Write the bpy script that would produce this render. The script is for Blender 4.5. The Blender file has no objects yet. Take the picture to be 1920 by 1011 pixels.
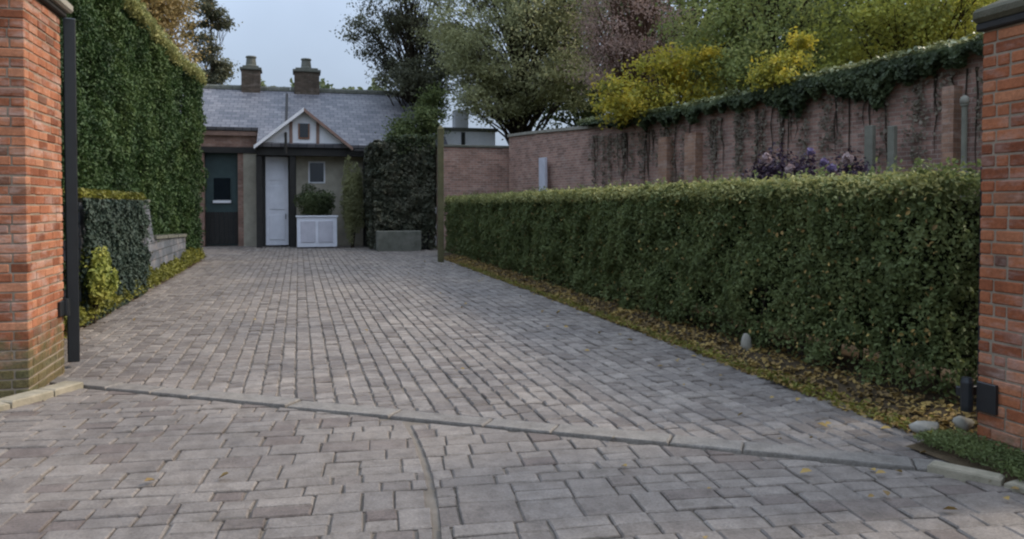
import bpy, math, random
import numpy as np
from mathutils import Vector, noise as mnoise

random.seed(7)
rng = np.random.default_rng(7)
scene = bpy.context.scene
COL = scene.collection
R = math.radians

# ------------------------------------------------------------------ helpers
def link(o, parent=None):
    COL.objects.link(o)
    if parent is not None:
        o.parent = parent
        q = parent
        while q is not None:
            o.location = o.location - q.location; q = q.parent
    return o

def tag(o, label=None, cat=None, group=None, kind=None):
    if label: o['label'] = label
    if cat: o['category'] = cat
    if group: o['group'] = group
    if kind: o['kind'] = kind
    return o

def thing(name, label, cat, loc=(0, 0, 0), group=None):
    o = bpy.data.objects.new(name, None)
    o.empty_display_size = .2
    o.location = loc
    COL.objects.link(o)
    return tag(o, label, cat, group)

class MB:
    """collects shapes; build() links them as one mesh object with uvs in metres"""
    def __init__(s):
        s.v = []; s.f = []; s.r = []
    def add(s, verts, faces, rnd=None):
        b = len(s.v)
        s.v.extend([tuple(p) for p in verts])
        rr = random.random() if rnd is None else rnd
        for f in faces:
            s.f.append(tuple(i + b for i in f)); s.r.append(rr)
    def prism(s, poly, z0, z1, cham=0.0, rnd=None, jit=0.0):
        """vertical prism over a convex polygon (ccw), chamfered top"""
        n = len(poly)
        cx = sum(p[0] for p in poly) / n; cy = sum(p[1] for p in poly) / n
        top = []
        for (x, y) in poly:
            d = math.hypot(x - cx, y - cy) or 1
            k = max(0.0, 1 - cham / d)
            top.append((cx + (x - cx) * k, cy + (y - cy) * k))
        tx, ty = random.uniform(-jit, jit), random.uniform(-jit, jit)
        h = [z1 + (x - cx) * tx + (y - cy) * ty for (x, y) in poly]
        V = [(x, y, z0) for x, y in poly]
        V += [(x, y, h[i] - cham * .7) for i, (x, y) in enumerate(poly)]
        V += [(x, y, h[i]) for i, (x, y) in enumerate(top)]
        F = []
        for i in range(n):
            j = (i + 1) % n
            F.append((i, j, n + j, n + i)); F.append((n + i, n + j, 2 * n + j, 2 * n + i))
        F.append(tuple(range(2 * n, 3 * n)))
        s.add(V, F, rnd)
    def box(s, x0, x1, y0, y1, z0, z1, c=0.0, rnd=None, xf=None):
        """box with all edges chamfered by c"""
        if c <= 0:
            V = [(x, y, z) for z in (z0, z1) for y in (y0, y1) for x in (x0, x1)]
            F = [(0, 2, 3, 1), (4, 5, 7, 6), (0, 1, 5, 4), (2, 6, 7, 3), (0, 4, 6, 2), (1, 3, 7, 5)]
        else:
            V = []; idx = {}
            X = (x0, x1); Y = (y0, y1); Z = (z0, z1)
            sg = (1, -1)
            for i in (0, 1):
                for j in (0, 1):
                    for k in (0, 1):
                        for a in range(3):
                            p = [X[i] + sg[i] * c, Y[j] + sg[j] * c, Z[k] + sg[k] * c]
                            p[a] = (X[i], Y[j], Z[k])[a]
                            idx[(i, j, k, a)] = len(V); V.append(tuple(p))
            F = []
            for a in range(3):
                for e in (0, 1):
                    q = []
                    for (m, n) in ((0, 0), (1, 0), (1, 1), (0, 1)):
                        t = [0, 0, 0]; t[a] = e; t[(a + 1) % 3] = m; t[(a + 2) % 3] = n
                        q.append(idx[(t[0], t[1], t[2], a)])
                    F.append(tuple(q) if e else tuple(q[::-1]))
            for a in range(3):
                b, d = (a + 1) % 3, (a + 2) % 3
                for m in (0, 1):
                    for n in (0, 1):
                        t0 = [0, 0, 0]; t0[b] = m; t0[d] = n
                        t1 = list(t0); t1[a] = 1
                        q = [idx[(*t0, b)], idx[(*t1, b)], idx[(*t1, d)], idx[(*t0, d)]]
                        F.append(tuple(q) if m == n else tuple(q[::-1]))
            for i in (0, 1):
                for j in (0, 1):
                    for k in (0, 1):
                        q = [idx[(i, j, k, a)] for a in range(3)]
                        F.append(tuple(q) if (i + j + k) % 2 else tuple(q[::-1]))
        if xf: V = [xf(*p) for p in V]
        s.add(V, F, rnd)
    def tube(s, path, rad, n=7, caps=True, rnd=None):
        P = [Vector(p) for p in path]
        if not hasattr(rad, '__len__'): rad = [rad] * len(P)
        V = []; F = []
        up = Vector((.13, .21, 1)).normalized()
        for i, p in enumerate(P):
            d = (P[min(i + 1, len(P) - 1)] - P[max(i - 1, 0)]).normalized()
            u = up if abs(d.dot(up)) < .97 else Vector((1, .1, 0))
            a = d.cross(u).normalized(); b = a.cross(d).normalized()
            for k in range(n):
                t = 2 * math.pi * k / n
                V.append(p + a * (math.sin(t) * rad[i]) + b * (math.cos(t) * rad[i]))
        for i in range(len(P) - 1):
            for k in range(n):
                k2 = (k + 1) % n
                F.append((i * n + k, i * n + k2, (i + 1) * n + k2, (i + 1) * n + k))
        if caps:
            F.append(tuple(range(n))[::-1]); F.append(tuple(range((len(P) - 1) * n, len(P) * n)))
        s.add(V, F, rnd)
    def lathe(s, cx, cy, prof, n=16, rnd=None):
        V = []; F = []
        for (r, z) in prof:
            for k in range(n):
                t = 2 * math.pi * k / n
                V.append((cx + r * math.cos(t), cy + r * math.sin(t), z))
        for i in range(len(prof) - 1):
            for k in range(n):
                k2 = (k + 1) % n
                F.append((i * n + k, i * n + k2, (i + 1) * n + k2, (i + 1) * n + k))
        F.append(tuple(range(n))[::-1]); F.append(tuple(range((len(prof) - 1) * n, len(prof) * n)))
        s.add(V, F, rnd)
    def extrude_xz(s, poly, y0, y1, rnd=None):
        n = len(poly)
        V = [(x, y0, z) for x, z in poly] + [(x, y1, z) for x, z in poly]
        F = [tuple(range(n)), tuple(range(2 * n - 1, n - 1, -1))]
        for i in range(n):
            j = (i + 1) % n
            F.append((i, n + i, n + j, j))
        s.add(V, F, rnd)
    def build(s, name, mat, parent=None, smooth=False, fix=True):
        me = bpy.data.meshes.new(name)
        me.from_pydata(s.v, [], s.f)
        if fix:
            import bmesh
            bm = bmesh.new(); bm.from_mesh(me)
            bmesh.ops.recalc_face_normals(bm, faces=bm.faces)
            bm.to_mesh(me); bm.free()
        me.update()
        at = me.attributes.new('rnd', 'FLOAT', 'FACE')
        at.data.foreach_set('value', s.r)
        uv = me.uv_layers.new(name='UVMap')
        buf = np.zeros(len(me.loops) * 2)
        for p in me.polygons:
            nx, ny, nz = p.normal
            h = math.hypot(nx, ny)
            for li in p.loop_indices:
                x, y, z = me.vertices[me.loops[li].vertex_index].co
                if h < .3: u, w = x, y
                else:
                    u = (-ny * x + nx * y) / h
                    w = z / max(h, .25) if abs(nz) > .2 else z
                buf[2 * li] = u; buf[2 * li + 1] = w
        uv.data.foreach_set('uv', buf)
        if smooth:
            me.polygons.foreach_set('use_smooth', [True] * len(me.polygons))
        me.materials.append(mat)
        o = bpy.data.objects.new(name, me)
        return link(o, parent)

def nrm(a):
    return a / np.maximum(np.linalg.norm(a, axis=1, keepdims=True), 1e-6)

def leaf_object(name, P, N, size, mat, parent=None, aspect=.55, jit=.8, var=.5, fold=.18):
    """one mesh of many small folded leaf blades at points P facing roughly along N"""
    n = len(P)
    N = nrm(np.asarray(N, float) + rng.normal(0, jit, (n, 3)))
    T = nrm(np.cross(N, nrm(rng.normal(0, 1, (n, 3)))))
    B = np.cross(N, T)
    L = (size * (1 + rng.uniform(-var, var, n)))[:, None]
    W = L * aspect
    v = np.empty((n, 6, 3))
    v[:, 0] = P - T * L * .5
    v[:, 1] = P - T * L * .12 + B * W * .5 + N * L * fold
    v[:, 2] = P + T * L * .25 + B * W * .38 + N * L * fold * .8
    v[:, 3] = P + T * L * .5
    v[:, 4] = P + T * L * .25 - B * W * .38 + N * L * fold * .8
    v[:, 5] = P - T * L * .12 - B * W * .5 + N * L * fold
    me = bpy.data.meshes.new(name)
    me.vertices.add(n * 6); me.loops.add(n * 8); me.polygons.add(n * 2)
    me.vertices.foreach_set('co', v.reshape(-1))
    base = (np.arange(n) * 6)[:, None]
    idx = np.concatenate([base + np.array([[0, 1, 2, 3]]), base + np.array([[0, 3, 4, 5]])], 1)
    me.loops.foreach_set('vertex_index', idx.reshape(-1).astype(np.int32))
    me.polygons.foreach_set('loop_start', (np.arange(n * 2) * 4).astype(np.int32))
    me.polygons.foreach_set('loop_total', np.full(n * 2, 4, np.int32))
    me.update()
    r = np.repeat(rng.random(n), 2)
    me.attributes.new('rnd', 'FLOAT', 'FACE').data.foreach_set('value', r)
    me.materials.append(mat)
    o = bpy.data.objects.new(name, me)
    return link(o, parent)

def wob(a, b, s=1.0, k=0.0):
    """smooth noise of two coordinate arrays, about -1..1"""
    a = np.asarray(a, float) / s; b = np.asarray(b, float) / s
    a, b = np.broadcast_arrays(a, b)
    f = mnoise.noise
    return np.array([f((x * 1.3, y * 1.3, k * 3.7 + .5)) * 1.25 + f((x * 2.9, y * 2.9, k + 9.1)) * .5 for x, y in zip(a.ravel(), b.ravel())]).reshape(a.shape)

# ------------------------------------------------------------------ materials
class NT:
    def __init__(s, name):
        s.m = bpy.data.materials.new(name); s.m.use_nodes = True
        s.t = s.m.node_tree; s.t.nodes.clear()
        s.out = s.n('ShaderNodeOutputMaterial')
    def n(s, typ, **kw):
        nd = s.t.nodes.new(typ)
        for k, v in kw.items():
            if k.startswith('_'): setattr(nd, k[1:], v)
            else: nd.inputs[k.replace('__', ' ')].default_value = v
        return nd
    def l(s, a, b): s.t.links.new(a, b)
    def noise(s, scale, detail=4, rough=.6, vec=None, dim='3D'):
        nd = s.n('ShaderNodeTexNoise', Scale=scale, Detail=detail, Roughness=rough)
        s.l(vec if vec else s.pos(), nd.inputs['Vector'])
        return nd.outputs['Fac']
    def pos(s):
        if not hasattr(s, '_p'): s._p = s.n('ShaderNodeNewGeometry').outputs['Position']
        return s._p
    def uvm(s):
        if not hasattr(s, '_u'): s._u = s.n('ShaderNodeUVMap', _uv_map='UVMap').outputs['UV']
        return s._u
    def rnd(s):
        if not hasattr(s, '_r'): s._r = s.n('ShaderNodeAttribute', _attribute_name='rnd').outputs['Fac']
        return s._r
    def ramp(s, fac, stops):
        nd = s.n('ShaderNodeValToRGB')
        cr = nd.color_ramp
        while len(cr.elements) < len(stops): cr.elements.new(.5)
        for e, (p, c) in zip(cr.elements, stops):
            e.position = p; e.color = (*c, 1) if len(c) == 3 else c
        s.l(fac, nd.inputs['Fac'])
        return nd.outputs['Color']
    def mix(s, fac, a, b, mode='MIX'):
        nd = s.n('ShaderNodeMix', _data_type='RGBA', _blend_type=mode)
        for v, i in ((fac, 0), (a, 6), (b, 7)):
            if isinstance(v, (int, float)): nd.inputs[i].default_value = v
            elif isinstance(v, tuple): nd.inputs[i].default_value = (*v, 1)
            else: s.l(v, nd.inputs[i])
        return nd.outputs[2]
    def math(s, op, a, b=0.0, clamp=False):
        nd = s.n('ShaderNodeMath', _operation=op, _use_clamp=clamp)
        for v, i in ((a, 0), (b, 1)):
            if isinstance(v, (int, float)): nd.inputs[i].default_value = v
            else: s.l(v, nd.inputs[i])
        return nd.outputs[0]
    def z(s):
        nd = s.n('ShaderNodeSeparateXYZ'); s.l(s.pos(), nd.inputs[0]); return nd.outputs['Z']
    def bump(s, h, strength=.5, dist=.01):
        nd = s.n('ShaderNodeBump', Strength=strength, Distance=dist)
        s.l(h, nd.inputs['Height']); return nd.outputs['Normal']
    def done(s, col, rough=.8, normal=None, transl=0.0, spec=.4, metal=0.0):
        p = s.n('ShaderNodeBsdfPrincipled')
        if isinstance(col, tuple): p.inputs['Base Color'].default_value = (*col, 1)
        else: s.l(col, p.inputs['Base Color'])
        if isinstance(rough, (int, float)): p.inputs['Roughness'].default_value = rough
        else: s.l(rough, p.inputs['Roughness'])
        p.inputs['Specular IOR Level'].default_value = spec
        p.inputs['Metallic'].default_value = metal
        if normal: s.l(normal, p.inputs['Normal'])
        sh = p.outputs[0]
        if transl > 0:
            tr = s.n('ShaderNodeBsdfTranslucent')
            if isinstance(col, tuple): tr.inputs[0].default_value = (*col, 1)
            else: s.l(col, tr.inputs[0])
            mx = s.n('ShaderNodeMixShader'); mx.inputs[0].default_value = transl
            s.l(sh, mx.inputs[1]); s.l(tr.outputs[0], mx.inputs[2]); sh = mx.outputs[0]
        s.l(sh, s.out.inputs[0])
        return s.m

def m_plain(name, c, c2=None, scale=6, rough=.7, bump=.2, spec=.4, dist=.006):
    t = NT(name)
    f = t.noise(scale, 6)
    c2 = c2 or tuple(x * .7 for x in c)
    col = t.ramp(f, [(.3, c2), (.7, c)])
    g = t.noise(scale * 9, 3)
    col = t.mix(.25, col, t.ramp(g, [(.3, tuple(x * .75 for x in c)), (.7, tuple(min(1, x * 1.12) for x in c))]))
    return t.done(col, rough, t.bump(g, bump, dist), spec=spec)

def m_leaf(name, dark, mid, light, clump=1.3, transl=.3, rough=.55, spec=.25):
    t = NT(name)
    col = t.ramp(t.rnd(), [(0, dark), (.5, mid), (1, light)])
    f = t.noise(clump, 3)
    col = t.mix(.75, col, t.ramp(f, [(.32, dark), (.5, mid), (.72, light)]), 'MIX')
    return t.done(col, rough, None, transl, spec)

def m_brick(name, c1, c2, mortar, moss=0.0, pale=0.0, w=.225, h=.075, dirt=.5, mz=.35, ms=.0055):
    t = NT(name)
    b = t.n('ShaderNodeTexBrick', Scale=1.0, Mortar__Size=ms, Mortar__Smooth=.35, Bias=0.0, Brick__Width=w, Row__Height=h)
    b.inputs['Color1'].default_value = (*c1, 1); b.inputs['Color2'].default_value = (*c2, 1)
    b.inputs['Mortar'].default_value = (*mortar, 1)
    wv = t.n('ShaderNodeTexNoise', Scale=5.0, Detail=2.0); t.l(t.uvm(), wv.inputs['Vector'])
    ad = t.n('ShaderNodeVectorMath', _operation='MULTIPLY_ADD')
    t.l(wv.outputs['Color'], ad.inputs[0]); ad.inputs[1].default_value = (.014, .014, 0); t.l(t.uvm(), ad.inputs[2])
    t.l(ad.outputs[0], b.inputs['Vector'])
    col = b.outputs['Color']
    f1 = t.noise(2.2, 5); f2 = t.noise(38, 4)
    col = t.mix(dirt, col, t.ramp(f1, [(.3, (.35, .32, .33)), (.62, (1, 1, 1))]), 'MULTIPLY')
    col = t.mix(.55, col, t.ramp(f2, [(.25, (.5, .5, .5)), (.7, (1.15, 1.1, 1.05))]), 'MULTIPLY')
    if pale:
        mp = t.n('ShaderNodeMapping'); t.l(t.pos(), mp.inputs[0]); mp.inputs['Scale'].default_value = (2, 2, 5)
        f3 = t.noise(1.4, 4, .65, mp.outputs[0])
        col = t.mix(t.math('MULTIPLY', t.ramp(f3, [(.52, (0, 0, 0)), (.7, (1, 1, 1))]), pale), col, (.5, .4, .34))
    if moss:
        zz = t.math('ADD', t.z(), t.math('MULTIPLY', t.math('SUBTRACT', t.noise(5, 5), .5), -.9))
        k = t.math('MULTIPLY', t.math('SUBTRACT', mz, zz), 4.0, True)
        col = t.mix(t.math('MULTIPLY', k, moss), col, t.ramp(f2, [(.3, (.03, .035, .015)), (.7, (.09, .1, .035))]))
    hgt = t.math('ADD', t.math('MULTIPLY', b.outputs['Fac'], -1.0), t.math('MULTIPLY', f2, .5))
    return t.done(col, .85, t.bump(hgt, .9, .008), spec=.25)

def m_sett(name, cs, warm=0):
    t = NT(name)
    col = t.ramp(t.rnd(), cs)
    f = t.noise(.55, 4); g = t.noise(70, 4, .7); h = t.noise(9, 4)
    col = t.mix(.7, col, t.ramp(f, [(.32, (.66, .66, .68)), (.66, (1.15, 1.11, 1.05))]), 'MULTIPLY')
    st = t.noise(1.7, 7, .75)
    col = t.mix(t.math('MULTIPLY', t.ramp(st, [(.56, (0, 0, 0)), (.68, (1, 1, 1))]), .5), col, (.07, .06, .045))
    col = t.mix(.8, col, t.ramp(g, [(.28, (.52, .5, .48)), (.72, (1.32, 1.32, 1.3))]), 'MULTIPLY')
    col = t.mix(.75, col, t.ramp(h, [(.3, (.62, .59, .56)), (.62, (1.12, 1.12, 1.12))]), 'MULTIPLY')
    rough = t.ramp(t.noise(3, 4), [(.3, (.55, .55, .55)), (.7, (.8, .8, .8))])
    nm = t.bump(t.math('ADD', g, t.math('MULTIPLY', h, 1.2)), .8, .008)
    return t.done(col, rough, nm, spec=.4)

M = {}
M['soil'] = m_plain('soil', (.085, .06, .035), (.04, .03, .018), 4, .95, .6, .1, .03)
M['joint'] = m_plain('joint_grit', (.1, .085, .07), (.055, .05, .038), 14, .95, .6, .1)
M['joint_pale'] = m_plain('joint_mortar', (.18, .153, .125), (.105, .088, .068), 9, .95, .5, .1)
M['grass'] = m_plain('lawn', (.05, .075, .02), (.03, .045, .012), 3, .95, .6, .1, .03)
M['sett'] = m_sett('setts', [(0, (.138, .115, .1)), (.3, (.178, .154, .136)), (.7, (.208, .182, .161)), (1, (.248, .22, .195))])
M['slab'] = m_sett('slabs', [(0, (.132, .104, .09)), (.25, (.166, .143, .125)), (.75, (.188, .164, .144)), (1, (.21, .184, .162))])
M['strip'] = m_sett('strip_stone', [(0, (.145, .13, .114)), (.5, (.175, .158, .14)), (1, (.2, .182, .16))])
M['kerbstone'] = m_plain('kerb_stone', (.33, .285, .21), (.15, .135, .09), 6, .85, .5, .3)
M['stone'] = m_plain('coping_stone', (.33, .3, .25), (.17, .16, .12), 5, .9, .5, .2)
M['darkstone'] = m_plain('mossy_capstone', (.12, .108, .078), (.05, .052, .032), 7, .95, .7, .15, .012)
M['graystone'] = m_plain('weathered_stone', (.16, .155, .13), (.07, .075, .055), 5, .9, .5, .2)
M['brick_left'] = m_brick('brick_orange', (.55, .215, .105), (.4, .145, .075), (.45, .34, .26), .85, .5, mz=.55)
M['brick_right'] = m_brick('brick_red', (.36, .14, .075), (.24, .092, .055), (.33, .23, .17), .5, .28, mz=.2)
M['brick_wall'] = m_brick('brick_garden_wall', (.46, .27, .205), (.27, .16, .125), (.44, .36, .3), .3, .3, mz=.2, ms=.008)
M['brick_pier'] = m_brick('brick_pier', (.42, .24, .155), (.3, .17, .115), (.36, .28, .22), .2, .5, mz=.2)
M['grey_stonework'] = m_brick('grey_stonework', (.19, .205, .23), (.1, .115, .135), (.08, .085, .09), .3, .25, w=.42, h=.16, dirt=.7, mz=.3, ms=.012)
M['brick_sooty'] = m_brick('brick_sooty', (.13, .095, .07), (.09, .07, .05), (.13, .11, .09), 0, .2)
M['brick_house'] = m_brick('brick_house', (.34, .2, .15), (.26, .15, .115), (.32, .27, .23), .2, .3, mz=.2)
def m_brickgeo(name, stops, moss_h, pale):
    t = NT(name)
    col = t.ramp(t.rnd(), stops)
    f2 = t.noise(45, 5, .7); f1 = t.noise(3.0, 5)
    col = t.mix(.75, col, t.ramp(f2, [(.25, (.5, .48, .46)), (.72, (1.2, 1.14, 1.08))]), 'MULTIPLY')
    col = t.mix(.6, col, t.ramp(f1, [(.32, (.55, .5, .48)), (.6, (1.05, 1.05, 1.05))]), 'MULTIPLY')
    mp = t.n('ShaderNodeMapping'); t.l(t.pos(), mp.inputs[0]); mp.inputs['Scale'].default_value = (1.5, 1.5, 5)
    f3 = t.noise(1.6, 5, .7, mp.outputs[0])
    col = t.mix(t.math('MULTIPLY', t.ramp(f3, [(.5, (0, 0, 0)), (.72, (1, 1, 1))]), pale), col, (.5, .42, .37))
    zz = t.math('ADD', t.z(), t.math('MULTIPLY', t.math('SUBTRACT', t.noise(7, 6, .7), .5), -1.1))
    k = t.math('MULTIPLY', t.math('SUBTRACT', moss_h, zz), 3.0, True)
    col = t.mix(t.math('MULTIPLY', k, .85), col, t.ramp(f2, [(.3, (.03, .035, .015)), (.7, (.12, .12, .05))]))
    return t.done(col, .88, t.bump(f2, .8, .006), spec=.2)
M['brickgeo_left'] = m_brickgeo('brick_orange', [(0, (.2, .07, .035)), (.2, (.31, .115, .06)), (.6, (.39, .16, .085)), (.9, (.46, .215, .125)), (1, (.15, .075, .05))], .6, .55)
M['brickgeo_right'] = m_brickgeo('brick_red', [(0, (.19, .062, .03)), (.2, (.29, .098, .045)), (.7, (.38, .14, .066)), (.93, (.43, .185, .095)), (1, (.13, .066, .048))], .15, .4)
M['mortar'] = m_plain('mortar', (.3, .24, .18), (.17, .14, .1), 8, .95, .6, .1)
M['black'] = m_plain('black_paint', (.012, .014, .016), (.007, .008, .009), 12, .4, .1, .5)
M['timber'] = m_plain('dark_timber', (.03, .027, .024), (.015, .014, .013), 7, .7, .3, .3)
M['olive_timber'] = m_plain('mossy_timber', (.13, .115, .06), (.07, .065, .03), 6, .85, .4, .2)
M['grey_timber'] = m_plain('grey_timber', (.21, .2, .155), (.11, .105, .08), 5, .85, .4, .2)
M['white'] = m_plain('white_paint', (.78, .77, .78), (.6, .6, .61), 3, .6, .1, .4)
M['white_door'] = m_plain('white_door_paint', (.74, .74, .78), (.6, .6, .64), 3, .5, .1, .4)
M['grey_board'] = m_plain('pale_grey_board', (.55, .53, .57), (.4, .39, .42), 3, .7, .2, .3)
M['cream'] = m_plain('cream_render', (.4, .36, .28), (.24, .215, .17), 3, .85, .3, .3)
M['teal'] = m_plain('teal_paint', (.042, .072, .07), (.02, .036, .036), 3, .5, .15, .4)
M['grey_render'] = m_plain('grey_render', (.13, .15, .18), (.07, .085, .1), 4, .9, .5, .2)
M['terracotta'] = m_plain('terracotta', (.3, .15, .09), (.18, .1, .07), 6, .85, .3, .2)
M['board_brown'] = m_plain('brown_bargeboard', (.27, .17, .13), (.16, .1, .08), 5, .7, .2, .3)
M['bark'] = m_plain('bark', (.075, .058, .042), (.035, .028, .02), 11, .95, .9, .1, .03)
M['bark_red'] = m_plain('bark_reddish', (.17, .1, .07), (.085, .05, .04), 11, .95, .9, .1, .03)
M['core_shade'] = m_plain('hedge_shade_core', (.022, .024, .012), (.01, .012, .006), 20, .95, .8, .05, .03)  # near-black colour standing in for the shade inside the hedges
t = NT('dark_glass'); M['glass'] = t.done((.012, .016, .02), .08, None, spec=.6)
# slate roof
t = NT('slate')
b = t.n('ShaderNodeTexBrick', Scale=1.0, Mortar__Size=.014, Mortar__Smooth=.3, Bias=0.0, Brick__Width=.3, Row__Height=.26)
b.inputs['Color1'].default_value = (.105, .105, .118, 1); b.inputs['Color2'].default_value = (.2, .19, .2, 1); b.inputs['Mortar'].default_value = (.05, .05, .055, 1)
t.l(t.uvm(), b.inputs['Vector'])
c = t.mix(.6, b.outputs['Color'], t.ramp(t.noise(.9, 5), [(.3, (.6, .62, .66)), (.7, (1.25, 1.2, 1.12))]), 'MULTIPLY')
M['slate'] = t.done(c, .6, t.bump(t.math('MULTIPLY', b.outputs['Fac'], -1.0), .6, .01), spec=.4)

M['lf_hedge'] = m_leaf('leaf_box_hedge', (.07, .088, .03), (.125, .155, .052), (.2, .225, .085), 2.6, .35, .6)
M['lf_sunlit_tip'] = m_leaf('leaf_sunlit_tips', (.16, .17, .06), (.28, .28, .1), (.4, .38, .16), 2.2, .3, .55)  # sunlight on the hedge tops put into a paler leaf colour
M['lf_tall'] = m_leaf('leaf_tall_hedge', (.014, .032, .012), (.042, .08, .026), (.1, .145, .045), .9, .25, .6)
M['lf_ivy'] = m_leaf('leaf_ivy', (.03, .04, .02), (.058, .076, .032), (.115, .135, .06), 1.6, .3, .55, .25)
M['lf_ivy_lit'] = m_leaf('leaf_ivy_lit_top', (.1, .12, .05), (.22, .24, .11), (.4, .4, .22), 1.6, .2, .4, .5)  # lit copy of the ivy leaf, sunlight put into the colour
M['lf_ivybrown'] = m_leaf('leaf_ivy_brown', (.11, .09, .065), (.19, .155, .11), (.3, .25, .18), 1.2, .2, .5)
M['lf_shed'] = m_leaf('leaf_shed_ivy', (.034, .042, .024), (.068, .072, .045), (.125, .112, .075), 1.8, .2, .6)
M['lf_ivydark'] = m_leaf('leaf_ivy_bluish', (.02, .032, .025), (.04, .06, .044), (.08, .1, .075), 1.6, .2, .6, .2)
M['lf_olive'] = m_leaf('leaf_olive', (.19, .195, .095), (.36, .36, .18), (.54, .52, .28), .8, .55, .5)
M['lf_sparse'] = m_leaf('leaf_sparse', (.05, .052, .035), (.11, .11, .065), (.2, .2, .115), .8, .35, .5)
M['lf_dark'] = m_leaf('leaf_dark', (.05, .065, .03), (.1, .125, .05), (.18, .2, .085), .6, .4, .5)
M['lf_yg'] = m_leaf('leaf_yellow_green', (.15, .17, .04), (.36, .37, .075), (.6, .55, .11), .9, .5, .45)
M['lf_green'] = m_leaf('leaf_mid_green', (.09, .12, .04), (.24, .28, .085), (.46, .46, .16), .9, .5, .45)
M['lf_yellow'] = m_leaf('leaf_yellow', (.12, .15, .035), (.42, .38, .055), (.88, .6, .07), 2.6, .45, .45)
M['lf_brown'] = m_leaf('leaf_autumn_brown', (.15, .11, .045), (.29, .21, .08), (.42, .31, .12), .7, .3, .55)
M['lf_copper'] = m_leaf('leaf_copper', (.18, .12, .1), (.36, .25, .21), (.55, .4, .33), .8, .45, .5)
M['lf_purple'] = m_leaf('leaf_purple', (.03, .018, .028), (.06, .035, .055), (.1, .06, .08), 1.5, .25, .5)
M['lf_ground'] = m_leaf('leaf_ground_cover', (.07, .075, .018), (.17, .17, .03), (.3, .27, .05), 1.8, .3, .5)
M['lf_litter'] = m_leaf('leaf_litter', (.1, .065, .03), (.25, .16, .05), (.42, .3, .09), 2.5, .1, .7)
M['lf_bush'] = m_leaf('leaf_bush', (.1, .13, .03), (.22, .25, .05), (.4, .36, .08), 2.0, .3, .5)
M['petal'] = m_leaf('petal_pale_pink', (.3, .2, .21), (.42, .31, .3), (.5, .4, .37), 3, .3, .5)
M['petal_violet'] = m_leaf('petal_violet', (.13, .095, .18), (.2, .15, .26), (.28, .22, .34), 3, .3, .5)

# ------------------------------------------------------------------ layout constants
EDGE_L, EDGE_R = -2.57, 3.92          # driveway edges
TA, TB = (-2.07, 7.52), (4.2, 3.22)   # gate threshold line
td = np.array([TB[0] - TA[0], TB[1] - TA[1]]); td /= np.linalg.norm(td)
tn = np.array([-td[1], td[0]])        # points up the drive
def side(p, off=0.0): return (p[0] - TA[0]) * tn[0] + (p[1] - TA[1]) * tn[1] - off
def clip(poly, fn):
    out = []
    for i in range(len(poly)):
        a, b = poly[i], poly[(i + 1) % len(poly)]
        da, db = fn(a), fn(b)
        if da >= 0: out.append(a)
        if da * db < 0:
            k = da / (da - db); out.append((a[0] + (b[0] - a[0]) * k, a[1] + (b[1] - a[1]) * k))
    return out
def area(p): return abs(sum(p[i][0] * p[(i + 1) % len(p)][1] - p[(i + 1) % len(p)][0] * p[i][1] for i in range(len(p)))) / 2

# ------------------------------------------------------------------ ground
def sheet(name, x0, x1, y0, y1, z, mat, nx=1, ny=1, amp=0.0, hump=None):
    mb = MB(); V = []; F = []
    for j in range(ny + 1):
        for i in range(nx + 1):
            x = x0 + (x1 - x0) * i / nx; y = y0 + (y1 - y0) * j / ny
            zz = z
            if amp: zz += amp * mnoise.noise((x * 2.1, y * 2.1, 3))
            if hump: zz += hump(x, y)
            V.append((x, y, zz))
    for j in range(ny):
        for i in range(nx):
            a = j * (nx + 1) + i
            F.append((a, a + 1, a + nx + 2, a + nx + 1))
    mb.add(V, F, .5)
    return tag(mb.build(name, mat, smooth=True, fix=False), kind='structure')

sheet('ground', -900, 900, -900, 900, -.06, M['grass'])
sheet('drive_bed', -8, 4.02, -5, 33, -.016, M['joint_pale'])
sheet('forecourt_bed', 4.02, 9, -5, 4.4, -.018, M['joint_pale'])

# driveway of setts laid in lines along the drive
mb = MB()
x = EDGE_L - 1.5; col = 0
while x < EDGE_R + .9:
    w = random.uniform(.128, .152)
    y = 1.5 + random.uniform(0, .2)
    while y < 31.2:
        l = random.choice((.12, .15, .18, .21))
        yard = y > 23.5
        lo, hi = (EDGE_L - 1.5, EDGE_R + .75) if yard else (EDGE_L, EDGE_R)
        if x > lo - .12 and x + w < hi + .1:
            g = .0062
            poly = [(x + g, y + g), (x + w - g, y + g), (x + w - g, y + l - g), (x + g, y + l - g)]
            poly = [(px + random.uniform(-.007, .007), py + random.uniform(-.008, .008)) for px, py in poly]
            poly = clip(poly, lambda p: side(p, .22))
            if len(poly) > 2 and area(poly) > .004:
                mb.prism(poly, -.03, random.uniform(-.006, .006), random.uniform(.011, .019) if y < 16 else .012, jit=.045)
        y += l
    x += w
tag(mb.build('driveway', M['sett'], fix=False), kind='structure')

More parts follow.
